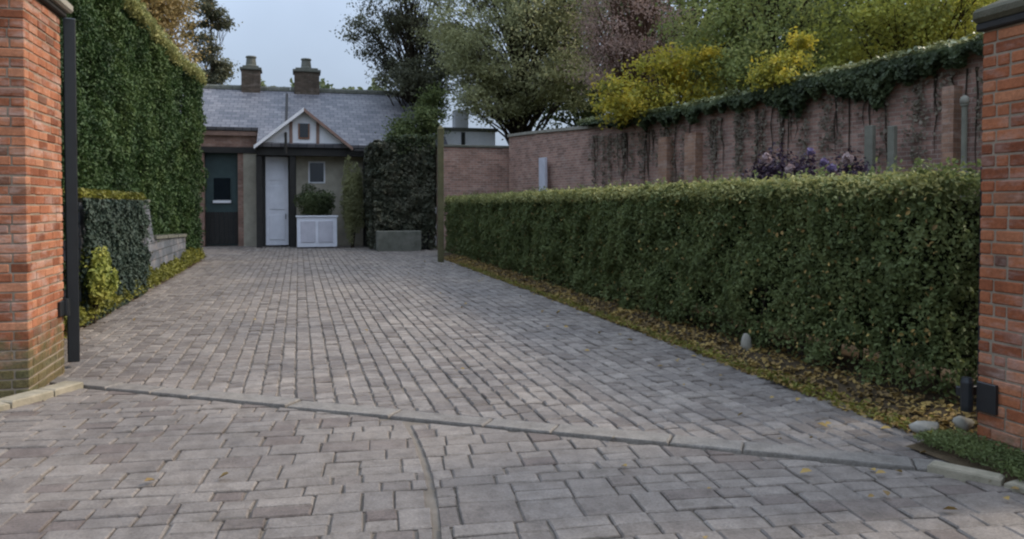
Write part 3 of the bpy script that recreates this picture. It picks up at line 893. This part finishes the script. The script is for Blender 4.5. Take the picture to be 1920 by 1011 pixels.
g = thing('slim_post', 'slim pale post with a rounded top between the ivy wall and the right pillar', 'post', (*wp(wu(1826), .25), 0))
q = wp(wu(1826), .25)
mb = MB(); mb.lathe(q[0], q[1], [(.045, -.05), (.042, 3.0), (.06, 3.003), (.06, 3.03)], 12); mb.build('shaft', M['grey_timber'], g)
mb = MB(); mb.lathe(q[0], q[1], [(.05, 3.032), (.066, 3.05), (.066, 3.1), (.05, 3.14), (.02, 3.16)], 14); mb.build('top', M['stone'], g, smooth=True)

# flowering plants between hedge and wall
def flowers(name, label, c, r, n, mat, blooms, pm, br):
    g = bush(name, label, 'flowering shrub', c, r, n, .07, mat, 'flowering shrubs before the brick wall')
    for (bx, by, bz) in blooms:
        m = 70
        d = nrm(rng.normal(0, 1, (m, 3)))
        leaf_object('blossom', np.array([bx, by, bz]) + d * br * (rng.random(m) ** .4)[:, None], d, br * .8, pm, g, .8, .4, fold=.3)
    return g
def at(px, py, dist):
    xx = (px - 960) / 1507; yy = (422.5 - py) / 1507
    pt = math.atan(37.5 / 1507); yw = math.atan(400 / 1507)
    f_ = math.cos(pt) + yy * math.sin(pt); u_ = -math.sin(pt) + yy * math.cos(pt)
    X = xx * math.cos(yw) + f_ * math.sin(yw); Y = -xx * math.sin(yw) + f_ * math.cos(yw)
    k = dist / math.hypot(X, Y); return (X * k, Y * k, 1.5 + u_ * k)
a = at(1455, 300, 14.2)
flowers('flowering_shrub', 'dark purple shrub with two pale pink blooms above the hedge', (a[0], a[1], 1.45), (.85, .85, 1.0), 4400, M['lf_purple'],
        [at(1438, 297, 13.2), at(1482, 318, 13.1)], M['petal'], .07)
a = at(1575, 300, 13.6)
flowers('flowering_shrub', 'loose purple shrub with violet flowers and one pale bloom', (a[0], a[1], 1.42), (.7, .7, 1.0), 3600, M['lf_purple'],
        [at(1590, 297, 12.7)], M['petal'], .07)
a = at(1535, 295, 13.1)
flowers('flowering_shrub', 'small violet flowered shrub between the two darker purple shrubs', (a[0], a[1], 1.42), (.5, .5, 1.0), 2400, M['lf_purple'],
        [at(1520, 285, 12.5), at(1545, 305, 12.5), at(1560, 315, 12.4)], M['petal_violet'], .055)

# far timber post at the end of the right hedge
fp = thing('timber_post', 'tall slender olive timber post at the far end of the right hedge', 'post', (3.63, 21, 0))
mb = MB(); mb.box(3.55, 3.7, 20.93, 21.08, -.05, 3.5, .012); mb.build('shaft', M['olive_timber'], fp)
mb = MB(); mb.add([(3.54, 20.92, 3.502), (3.71, 20.92, 3.502), (3.71, 21.09, 3.502), (3.54, 21.09, 3.502), (3.625, 21.0, 3.62)], [(0, 1, 4), (1, 2, 4), (2, 3, 4), (3, 0, 4), (3, 2, 1, 0)]); mb.build('cap', M['olive_timber'], fp)

# ------------------------------------------------------------------ the low building at the end of the drive
hs = thing('cottage', 'low slate roofed brick building with a white gable at the end of the drive', 'building', (-.5, 32, 0))
FY = 30.3
mb = MB()
mb.box(-6.2, 5.2, 31.45, 38.6, -.05, 3.5, 0)
mb.build('wall', M['brick_house'], hs)
# left brick bay: lintel wall and piers around the doorway
mb = MB()
mb.box(-6.2, -3.3, 31.0, 31.44, -.05, 4.2); mb.box(-2.14, -1.95, 31.0, 31.44, -.05, 3.55); mb.box(-3.298, -1.36, 31.0, 31.44, 3.553, 4.2)
mb.build('bay_wall', M['brick_house'], hs)
mb = MB(); mb.box(-3.4, -1.37, 30.93, 30.967, 3.4, 3.62, .006); mb.build('lintel', M['timber'], hs)
mb = MB(); mb.box(-1.947, -1.36, 30.97, 31.42, -.05, 3.55); mb.build('cream_pier', M['cream'], hs)
dr = MB(); dr.box(-3.297, -2.143, 31.3, 31.38, .02, 3.54, .006); dr = dr.build('door', M['teal'], hs)
mb = MB()
for i in range(7):
    xx = -3.285 + i * .162
    mb.box(xx, xx + .15, 31.275, 31.297, .06, 1.25, .004)
mb.build('door_boards', M['timber'], dr)
mb = MB(); mb.box(-3.0, -2.42, 31.27, 31.298, 1.7, 2.5, .004); mb.build('door_pane', M['glass'], dr)
mb = MB(); mb.box(-3.03, -2.4, 31.2, 31.297, 1.58, 1.68, .006); mb.build('door_ledge', M['white'], dr)
# porch wall, white door and cream wall under the veranda
mb = MB(); mb.box(-.08, 3.7, FY, FY + .44, -.05, 3.4); mb.build('porch_wall', M['cream'], hs)
wdr = MB(); wdr.box(-1.15, -.36, FY + .02, FY + .1, .05, 3.25, .006); wdr = wdr.build('door', M['white_door'], hs)
for z0, z1 in ((.25, 1.15), (1.35, 2.2), (2.4, 3.05)):
    mb = MB(); mb.box(-1.03, -.48, FY - .005, FY + .018, z0, z1, .008); mb.build('door_panel', M['white_door'], wdr)
mb = MB(); mb.box(-1.355, -1.153, FY, 31.44, -.05, 3.4); mb.build('door_frame', M['timber'], hs)
mb = MB(); mb.box(-.357, -.083, FY, FY + .44, -.05, 3.4); mb.build('door_frame', M['timber'], hs)
mb = MB(); mb.tube([(-.45, FY - .06, 1.0), (-.45, FY - .06, 1.2)], .014, 8); mb.build('door_handle', M['black'], wdr)
w = MB(); w.box(.35, .95, FY - .03, FY - .003, 2.3, 3.1, .006); w = w.build('window', M['white'], hs)
mb = MB(); mb.box(.4, .9, FY - .036, FY - .031, 2.35, 3.05); mb.build('pane', M['glass'], w)
mb = MB(); mb.box(-1.42, 3.75, 29.62, 29.9, 3.26, 3.58, .01); mb.build('beam', M['timber'], hs)
for xx in (-1.34, -.2, 2.38, 3.66):
    mb = MB(); mb.box(xx - .1, xx + .1, 29.68, 29.88, -.02, 3.258, .01); mb.build('post', M['timber'], hs)
# main roof
def slab(mb, p0, p1, p2, p3, t):
    n_ = (Vector(p1) - Vector(p0)).cross(Vector(p3) - Vector(p0)).normalized() * t
    V = [p0, p1, p2, p3] + [tuple(Vector(p) - n_) for p in (p0, p1, p2, p3)]
    mb.add(V, [(0, 1, 2, 3), (7, 6, 5, 4), (0, 4, 5, 1), (1, 5, 6, 2), (2, 6, 7, 3), (3, 7, 4, 0)])
RX0, RX1, EY, EZ, RY, RZ = -6.6, 5.4, 29.45, 3.66, 34.6, 6.25
rb = MB()
LY = 30.78; LZ = EZ + (RZ - EZ) * (LY - EY) / (RY - EY)
slab(rb, (RX0, LY, LZ), (-1.402, LY, LZ), (-1.402, RY, RZ), (RX0, RY, RZ), .12)
slab(rb, (-1.4, EY, EZ), (RX1, EY, EZ), (RX1, RY, RZ), (-1.4, RY, RZ), .12)
slab(rb, (RX1, 39.4, EZ), (RX0, 39.4, EZ), (RX0, RY + .002, RZ), (RX1, RY + .002, RZ), .12)
roof = rb.build('roof', M['slate'], hs)
mb = MB(); 
x = RX0
while x < RX1:
    mb.tube([(x + .005, RY, RZ - .03), (x + .44, RY, RZ - .03)], .17, 10); x += .45
mb.build('ridge_tiles', M['graystone'], roof)
mb = MB(); mb.box(RX0, -1.42, LY + .1, LY + .14, LZ - .3, LZ - .13, .004); mb.build('fascia', M['board_brown'], hs)
mb = MB(); mb.tube([(1.95, EY - .05, 3.46), (RX1, EY - .05, 3.46)], .055, 8); mb.build('gutter', M['timber'], roof)
for sx in (-6.2, 5.08):
    mb = MB()
    V = [(sx, 29.9, 3.5), (sx, 39.0, 3.5), (sx, RY, RZ - .16), (sx + .12, 29.9, 3.5), (sx + .12, 39.0, 3.5), (sx + .12, RY, RZ - .16)]
    mb.add(V, [(0, 1, 2), (5, 4, 3), (0, 3, 4, 1), (1, 4, 5, 2), (2, 5, 3, 0)])
    mb.build('end_gable', M['brick_house'], hs)
# white front gable
GX, GH, GZ0, GZ1 = .2, 1.55, 3.62, 4.86
gb = MB(); gb.extrude_xz([(GX - GH, GZ0), (GX + GH, GZ0), (GX, GZ1)], 29.55, 29.75); gb = gb.build('gable', M['white'], hs)
for xx in (GX - .5, GX + .42):
    mb = MB(); mb.box(xx, xx + .11, 29.5, 29.548, GZ0, 4.45, .006); mb.build('gable_timber', M['board_brown'], gb)
mb = MB(); mb.box(GX - .2, GX + .2, 29.5, 29.548, 3.85, 4.4, .006); gwi = mb.build('gable_window', M['terracotta'], hs)
mb = MB(); mb.box(GX - .15, GX + .15, 29.492, 29.499, 3.9, 4.4); mb.build('pane', M['glass'], gwi)
mb = MB()
for sg in (-1, 1):
    slab(mb, (GX + sg * (GH + .16), 29.3, GZ0 - .1), (GX, 29.3, GZ1 + .06), (GX, 33.2, GZ1 + .06), (GX + sg * (GH + .16), 33.2, GZ0 - .1), .07 * (-sg))
mb.build('gable_roof', M['slate'], gb)
for sg in (-1, 1):
    mb = MB(); V = []
    for yy in (29.24, 29.295):
        V += [(GX + sg * (GH + .14), yy, GZ0 - .17), (GX + sg * (GH + .14), yy, GZ0 - .05), (GX, yy, GZ1 + .07), (GX, yy, GZ1 - .06)]
    mb.add(V, [(0, 1, 2, 3), (7, 6, 5, 4), (0, 4, 5, 1), (1, 5, 6, 2), (2, 6, 7, 3), (3, 7, 4, 0)])
    mb.build('bargeboard', M['board_brown'] if sg > 0 else M['white'], gb)
mb = MB(); mb.tube([(-.42, 29.2, 3.3), (-.42, 29.2, 4.0), (-.42, 29.9, 4.1), (-.42, 33.2, 5.9)], .05, 8); mb.build('downpipe', M['timber'], roof)
# chimneys
def chimney(cx, w, h, pots):
    mb = MB()
    mb.box(cx - w, cx + w, RY - .4, RY + .5, RZ - .5, RZ + h, .01)
    ch = mb.build('chimney', M['brick_sooty'], hs)
    mb = MB()
    mb.box(cx - w - .06, cx + w + .06, RY - .46, RY + .56, RZ + h + .002, RZ + h + .1, .01); mb.box(cx - w + .05, cx + w - .05, RY - .35, RY + .45, RZ + h + .102, RZ + h + .18, .01)
    mb.build('chimney_cap', M['graystone'], ch)
    for p in pots:
        mb = MB(); z = RZ + h + .182
        mb.lathe(cx + p, RY + .05, [(.24, z), (.25, z + .04), (.21, z + .08), (.18, z + .34), (.22, z + .38), (.2, z + .43), (.15, z + .43), (.15, z + .2)], 14)
        mb.build('chimney_pot', M['graystone'], ch)
chimney(-1.84, .36, .72, (0,))
chimney(.36, .5, .72, (-.02,))

# planter with shrub, climber, ivy block, trough
pl = thing('planter', 'square white planter box under the veranda holding a dark green shrub', 'planter', (.62, 29.2, 0))
mb = MB()
mb.box(-.06, 1.3, 28.85, 28.93, .04, 1.08, .01); mb.box(-.06, 1.3, 29.5, 29.58, .04, 1.08, .01); mb.box(-.06, .02, 28.933, 29.497, .04, 1.08, .01); mb.box(1.22, 1.3, 28.933, 29.497, .04, 1.08, .01)
mb.box(.022, 1.218, 28.933, 29.497, .06, .95, .0)
mb.build('box', M['white_door'], pl)
for xx in (.06, .66):
    mb = MB(); mb.box(xx, xx + .5, 28.825, 28.848, .2, .95, .008); mb.build('panel', M['grey_board'], pl)
mb = MB(); mb.box(-.1, 1.34, 28.81, 28.95, 1.083, 1.14, .008); mb.build('rim', M['white_door'], pl)
bush('shrub', 'dark green shrub growing in the white planter box', 'shrub', (.6, 29.2, 1.65), (.78, .5, .75), 6000, .075, M['lf_dark'])
bush('climbing_shrub', 'tall olive climber on the veranda between planter and dark ivy', 'climber', (1.85, 29.0, 1.7), (.5, .35, 1.75), 7000, .08, M['lf_olive'])
iv = thing('ivy_shed', 'small shed smothered in brown green ivy at the far right of the yard', 'shed', (3.4, 28, 0))
mb = MB(); mb.box(2.5, 4.3, 27.0, 29.0, -.05, 3.35, .02); mb.build('wall', M['timber'], iv)
mb = MB(); mb.box(2.4, 4.42, 26.9, 29.1, 3.353, 3.45, .02); mb.build('roof', M['graystone'], iv)
P, N = hedge_points(2.42, 4.4, 26.86, 29.1, .05, 3.55, 2200, ('x0', 'x1', 'y0', 'top'), .25, .14, .5, None, 5)
keep = (P[:, 2] > .75 + .25 * wob(P[:, 0], P[:, 1], .4, 2)) | (rng.random(len(P)) < .15)
leaf_object('ivy_leaves', P[keep], N[keep], .085, M['lf_shed'], iv, .75, .6)
n = 6000
P = np.stack([rng.uniform(2.9, 4.45, n), rng.uniform(26.7, 28.2, n), rng.uniform(3.2, 3.85, n) ], 1)
leaf_object('top_ivy', P, np.tile([0, -.4, .8], (n, 1)), .085, M['lf_ivy'], iv, .75, .7)
tr = thing('stone_trough', 'low grey stone trough in front of the ivy covered shed', 'trough', (3.2, 26.5, 0))
mb = MB(); mb.box(2.45, 3.9, 26.3, 26.38, -.02, .66, .02); mb.box(2.45, 3.9, 26.62, 26.7, -.02, .66, .02); mb.box(2.45, 2.53, 26.383, 26.617, -.02, .66, .01); mb.box(3.82, 3.9, 26.383, 26.617, -.02, .66, .01)
mb.build('body', M['graystone'], tr)
mb = MB(); mb.box(2.53, 3.82, 26.383, 26.617, .4, .58); mb.build('soil', M['soil'], tr)

# white outhouse behind the end wall
oh = thing('outhouse', 'small white painted outhouse showing above the dark end wall', 'outhouse', (6.2, 31.5, 0))
mb = MB(); mb.box(5.0, 7.4, 30.4, 33, -.05, 4.35, .01); mb.build('wall', M['white'], oh)
mb = MB(); mb.box(4.9, 7.5, 30.3, 33.1, 4.353, 4.47, .01); mb.build('roof', M['graystone'], oh)
mb = MB(); mb.box(6.05, 6.2, 30.36, 30.398, 3.3, 4.3, .004); mb.build('downpipe', M['timber'], oh)
mb = MB(); mb.box(5.95, 6.5, 31.2, 31.7, 4.3, 5.25, .01); mb.build('chimney', M['white'], oh)

# ------------------------------------------------------------------ trees
def tree(name, label, cat, base, blobs, leaves, size, lm, bm, tr=.14, csig=.3, group=None, limbs=.5, seed=0, sub=True, jit=.9):
    random.seed(seed)
    g = thing(name, label, cat, (base[0], base[1], 0), group)
    zc = np.mean([b_[2] for b_ in blobs]); zt = max(b_[2] for b_ in blobs)
    cs = []; ns = []
    for (cx, cy, cz, rx, ry, rz, k) in blobs:
        d = nrm(rng.normal(0, 1, (k, 3))); rad = rng.uniform(.2, 1.0, k) ** .45
        cs.append(np.array([cx, cy, cz]) + d * rad[:, None] * np.array([rx, ry, rz])); ns.append(d)
    cs = np.concatenate(cs); ns = np.concatenate(ns)
    k = len(cs); n = leaves
    which = rng.integers(0, k, n)
    sc = (csig * rng.uniform(.6, 1.35, k))[which][:, None]
    P = cs[which] + rng.normal(0, 1, (n, 3)) * sc * np.array([1, 1, .6])
    N = ns[which] * .7 + np.array([0, 0, .6])
    keep = P[:, 2] > .3
    leaf_object('crown', P[keep], N[keep], size, lm, g, .6, jit)
    mb = MB()
    lean = np.array([np.mean([b_[0] for b_ in blobs]) - base[0], np.mean([b_[1] for b_ in blobs]) - base[1]])
    tp = []
    for i in range(9):
        f_ = i / 8
        tp.append((base[0] + lean[0] * f_ ** 1.6 + random.uniform(-.06, .06), base[1] + lean[1] * f_ ** 1.6 + random.uniform(-.06, .06), -.1 + f_ * (zt + .1)))
    mb.tube(tp, [tr * (1.5 if i == 0 else 1) * (1 - .82 * (i / 8)) for i in range(9)], 9)
    for i in range(k):
        if random.random() > limbs: continue
        e = Vector(cs[i])
        h = min(max(.25, e.z / (zt + .01) * random.uniform(.5, .8)), .92)
        j = min(7, int(h * 8)); a = Vector(tp[j]).lerp(Vector(tp[j + 1]), h * 8 - j)
        L = (e - a).length
        m1 = a.lerp(e, .35) + Vector((random.uniform(-.1, .1), random.uniform(-.1, .1), .12)) * L * .6
        m2 = a.lerp(e, .7) + Vector((random.uniform(-.08, .08), random.uniform(-.08, .08), .08)) * L * .5
        r0 = tr * .32 * (1 - h * .6)
        mb.tube([a, m1, m2, e], [r0, r0 * .6, r0 * .35, .006], 6)
        if sub:
            for _ in range(3):
                q = e + Vector((random.gauss(0, 1), random.gauss(0, 1), random.gauss(0, .7))) * csig * 1.1
                mb.tube([m2, m2.lerp(q, .5) + Vector((0, 0, .05)), q], [r0 * .3, r0 * .2, .004], 4, False)
    mb.build('trunk', bm, g, smooth=True)
    return g

def TB_(px, py, dist, rx, rz, k, ry=None):
    x, y, z = at(px, py, dist); return (x, y, z, rx, ry or rx, rz, k)
GT = 'trees behind the garden walls'
tree('broadleaf_tree', 'large yellow green tree rising over the middle of the tall wall', 'tree', at(1470, 0, 22)[:2],
     [TB_(1450, 90, 21, 2.1, 1.6, 70), TB_(1480, -130, 22, 2.6, 2.0, 60), TB_(1340, 30, 22.5, 1.2, 1.2, 26)], 36000, .078, M['lf_green'], M['bark'], .2, .32, GT, seed=1)
tree('broadleaf_tree', 'bright yellow leaved tree above the wall beside the right pillar', 'tree', at(1720, 0, 20.5)[:2],
     [TB_(1660, 70, 19.5, 1.5, 1.3, 40), TB_(1790, 10, 20, 1.9, 1.5, 50), TB_(1720, -160, 21, 2.4, 1.8, 50)], 30000, .078, M['lf_yg'], M['bark'], .2, .3, GT, seed=2)
tree('yellow_shrub', 'yellow and orange autumn shrub showing over the wall top', 'shrub', at(1250, 0, 21)[:2],
     [TB_(1190, 190, 20.5, 1.0, .45, 16), TB_(1250, 160, 20.5, .9, .7, 14), TB_(1310, 150, 20.5, .6, .8, 12), TB_(1160, 170, 20.5, .5, .3, 5), TB_(1230, 110, 20.5, .5, .3, 4)], 8000, .08, M['lf_yellow'], M['bark'], .08, .2, None, seed=3)
tree('yellow_shrub', 'small golden shrub on the wall top before the large tree', 'shrub', at(1480, 0, 17.4)[:2],
     [TB_(1478, 140, 17, .55, .4, 9), TB_(1500, 110, 17, .3, .4, 5), TB_(1440, 150, 17, .4, .2, 4)], 3000, .065, M['lf_yellow'], M['bark'], .06, .14, None, seed=4)
tree('copper_tree', 'reddish brown half bare tree between the dark olive and yellow green trees', 'tree', at(1190, 0, 26)[:2],
     [TB_(1185, 60, 25.5, 2.0, 2.0, 60), TB_(1200, -140, 26, 2.4, 1.8, 50)], 20000, .065, M['lf_copper'], M['bark_red'], .22, .34, GT, .95, seed=5)
tree('broadleaf_tree', 'dark olive dense tree above the far end wall', 'tree', at(985, 0, 31.5)[:2],
     [TB_(980, 90, 31, 2.7, 2.3, 110), TB_(960, -120, 31.5, 2.9, 2.2, 80), TB_(1060, 150, 29.5, 1.2, 1.1, 30), TB_(885, 120, 31, 1.3, 1.4, 34), TB_(930, 185, 30.5, 1.5, .8, 34), TB_(1030, 0, 30, 2.0, 2.0, 50), TB_(860, 20, 32, 1.8, 1.6, 34)], 72000, .09, M['lf_olive'], M['bark'], .26, .34, GT, seed=6)
tree('sparse_tree', 'thin dark branched tree with sky showing through beside the cottage roof', 'tree', at(800, 0, 34.5)[:2],
     [TB_(760, 90, 34, 1.6, 1.7, 34), TB_(735, 20, 34, 1.7, 1.2, 24), TB_(800, -60, 34, 2.0, 1.5, 30), TB_(830, 80, 34, 1.2, 1.6, 28), TB_(690, 90, 34, .8, .4, 7), TB_(675, 60, 34, .5, .6, 6), TB_(790, 150, 32.5, 1.2, .8, 24), TB_(740, 150, 33, .8, .4, 8)], 21000, .1, M['lf_sparse'], M['bark'], .2, .26, GT, 1.0, seed=7)
tree('garden_bush', 'green bush growing up behind the roof of the ivy covered shed', 'shrub', at(785, 0, 29.6)[:2],
     [TB_(785, 232, 29.4, .8, .45, 24), TB_(815, 200, 29.6, .5, .6, 14), TB_(755, 250, 29.2, .5, .25, 8)], 7500, .085, M['lf_hedge'], M['bark'], .07, .2, None, seed=8)
tree('brown_tree', 'olive brown autumn tree behind the tall left hedge', 'tree', at(285, 0, 28)[:2],
     [TB_(272, 80, 28, 1.4, 1.9, 70), TB_(260, -60, 28, 1.7, 1.5, 50), TB_(225, 20, 27, 1.2, 1.6, 36), TB_(180, -30, 26, 1.6, 2, 40)], 40000, .08, M['lf_brown'], M['bark'], .2, .3, GT, seed=9)
tree('sparse_tree', 'slender dark tree with see-through crown left of the chimneys', 'tree', at(398, 0, 41)[:2],
     [TB_(402, 40, 40.5, .7, .7, 7), TB_(395, 120, 40.5, .75, 1.0, 12), TB_(385, 0, 40.5, .8, .6, 6), TB_(372, 70, 40.5, .7, 1.0, 6), TB_(412, 140, 40.5, .4, .6, 8)], 7000, .13, M['lf_sparse'], M['bark'], .12, .2, GT, 1.0, seed=10)
for i, (px, d, py, r_, lab) in enumerate(((1560, 29, 30, 4.0, 'dark tree showing through gaps in the large yellow green crown'),
        (1300, 33, 40, 3.6, 'dark green tree between the reddish brown tree and the yellow green tree'),
        (1840, 27, 0, 4.0, 'dark green tree just above the wall end by the right pillar cap'),
        (1120, 37, 60, 3.2, 'dark green tree behind the reddish brown tree beside the olive one'))):
    tree('broadleaf_tree', lab, 'tree', at(px, 0, d)[:2], [TB_(px, py, d, r_, 3.4, 90), TB_(px, py + 130, d, r_, 1.6, 50), TB_(px, py - 170, d, r_ * .9, 2, 40)], 24000, .16, M['lf_dark'], M['bark'], .28, .5, GT, .3, seed=20 + i)

# far belt of trees beyond the building
n = 20000
xx = rng.uniform(-26, 10, n)
P = np.stack([xx, 60 + rng.normal(0, 1.2, n), (9.9 + .7 * wob(xx, xx * 0, 1.6, 1)) * rng.random(n) ** .6], 1)
tag(leaf_object('far_trees', P, np.tile([0, -1, .4], (n, 1)), .34, M['lf_dark'], None, .7, .8), 'low dark belt of trees beyond the cottage roof', 'far trees', kind='stuff')

# ------------------------------------------------------------------ world, sun, camera
SUN_EL, SUN_AZ = R(38), R(97)     # azimuth clockwise from +Y
w = bpy.data.worlds.new('World'); scene.world = w; w.use_nodes = True
nt = w.node_tree; nt.nodes.clear()
sky = nt.nodes.new('ShaderNodeTexSky'); sky.sky_type = 'NISHITA'; sky.sun_disc = False
sky.sun_elevation = SUN_EL; sky.sun_rotation = SUN_AZ
sky.air_density = 1.0; sky.dust_density = 6; sky.ozone_density = .6; sky.altitude = 50
bg = nt.nodes.new('ShaderNodeBackground'); bg.inputs[1].default_value = .12
ow = nt.nodes.new('ShaderNodeOutputWorld')
mx = nt.nodes.new('ShaderNodeMix'); mx.data_type = 'RGBA'; mx.inputs[0].default_value = .75   # thin high cloud veil
mx.inputs[7].default_value = (3.2, 3.9, 5.0, 1)
tc = nt.nodes.new('ShaderNodeTexCoord'); sp = nt.nodes.new('ShaderNodeSeparateXYZ'); nt.links.new(tc.outputs['Generated'], sp.inputs[0])
mr = nt.nodes.new('ShaderNodeMapRange'); mr.inputs[1].default_value = 0; mr.inputs[2].default_value = 1; mr.inputs[3].default_value = .62; mr.inputs[4].default_value = 2.6
nt.links.new(sp.outputs['Z'], mr.inputs[0])          # an overcast sky is brighter overhead than at the horizon
cl = nt.nodes.new('ShaderNodeTexNoise'); cl.inputs['Scale'].default_value = 2.2; cl.inputs['Detail'].default_value = 5
nt.links.new(tc.outputs['Generated'], cl.inputs['Vector'])
cm = nt.nodes.new('ShaderNodeMapRange'); cm.inputs[1].default_value = .3; cm.inputs[2].default_value = .75; cm.inputs[3].default_value = .86; cm.inputs[4].default_value = 1.16
nt.links.new(cl.outputs['Fac'], cm.inputs[0])
mm = nt.nodes.new('ShaderNodeMath'); mm.operation = 'MULTIPLY'; nt.links.new(mr.outputs[0], mm.inputs[0]); nt.links.new(cm.outputs[0], mm.inputs[1])
vm = nt.nodes.new('ShaderNodeVectorMath'); vm.operation = 'SCALE'; nt.links.new(mx.outputs[2], vm.inputs[0]); nt.links.new(mm.outputs[0], vm.inputs['Scale'])
nt.links.new(sky.outputs[0], mx.inputs[6]); nt.links.new(vm.outputs[0], bg.inputs[0]); nt.links.new(bg.outputs[0], ow.inputs[0])
sl = bpy.data.lights.new('sun', 'SUN'); sl.energy = 1.7; sl.angle = R(10); sl.color = (1.0, .9, .76)
so = bpy.data.objects.new('sun', sl); COL.objects.link(so)
dirv = Vector((math.sin(SUN_AZ) * math.cos(SUN_EL), math.cos(SUN_AZ) * math.cos(SUN_EL), math.sin(SUN_EL)))
so.rotation_euler = dirv.to_track_quat('Z', 'Y').to_euler(); so.location = (20, 5, 20)

cd = bpy.data.cameras.new('camera'); co = bpy.data.objects.new('camera', cd); COL.objects.link(co)
cd.sensor_width = 36; cd.lens = 1507 / 1920 * 36; cd.clip_start = .05; cd.clip_end = 3000
co.location = (0, 0, 1.5)
cd.shift_y = -83 / 1920
co.rotation_euler = (math.pi / 2 - math.atan(37.5 / 1507), 0, -math.atan(400 / 1507))
scene.camera = co
vs = scene.view_settings
vs.view_transform = 'Standard'; vs.look = 'None'; vs.gamma = 1; vs.use_curve_mapping = False; vs.exposure = .72
scene.cycles.use_denoising = True
scene.cycles.max_bounces = 6
scene.cycles.filter_width = 2.2
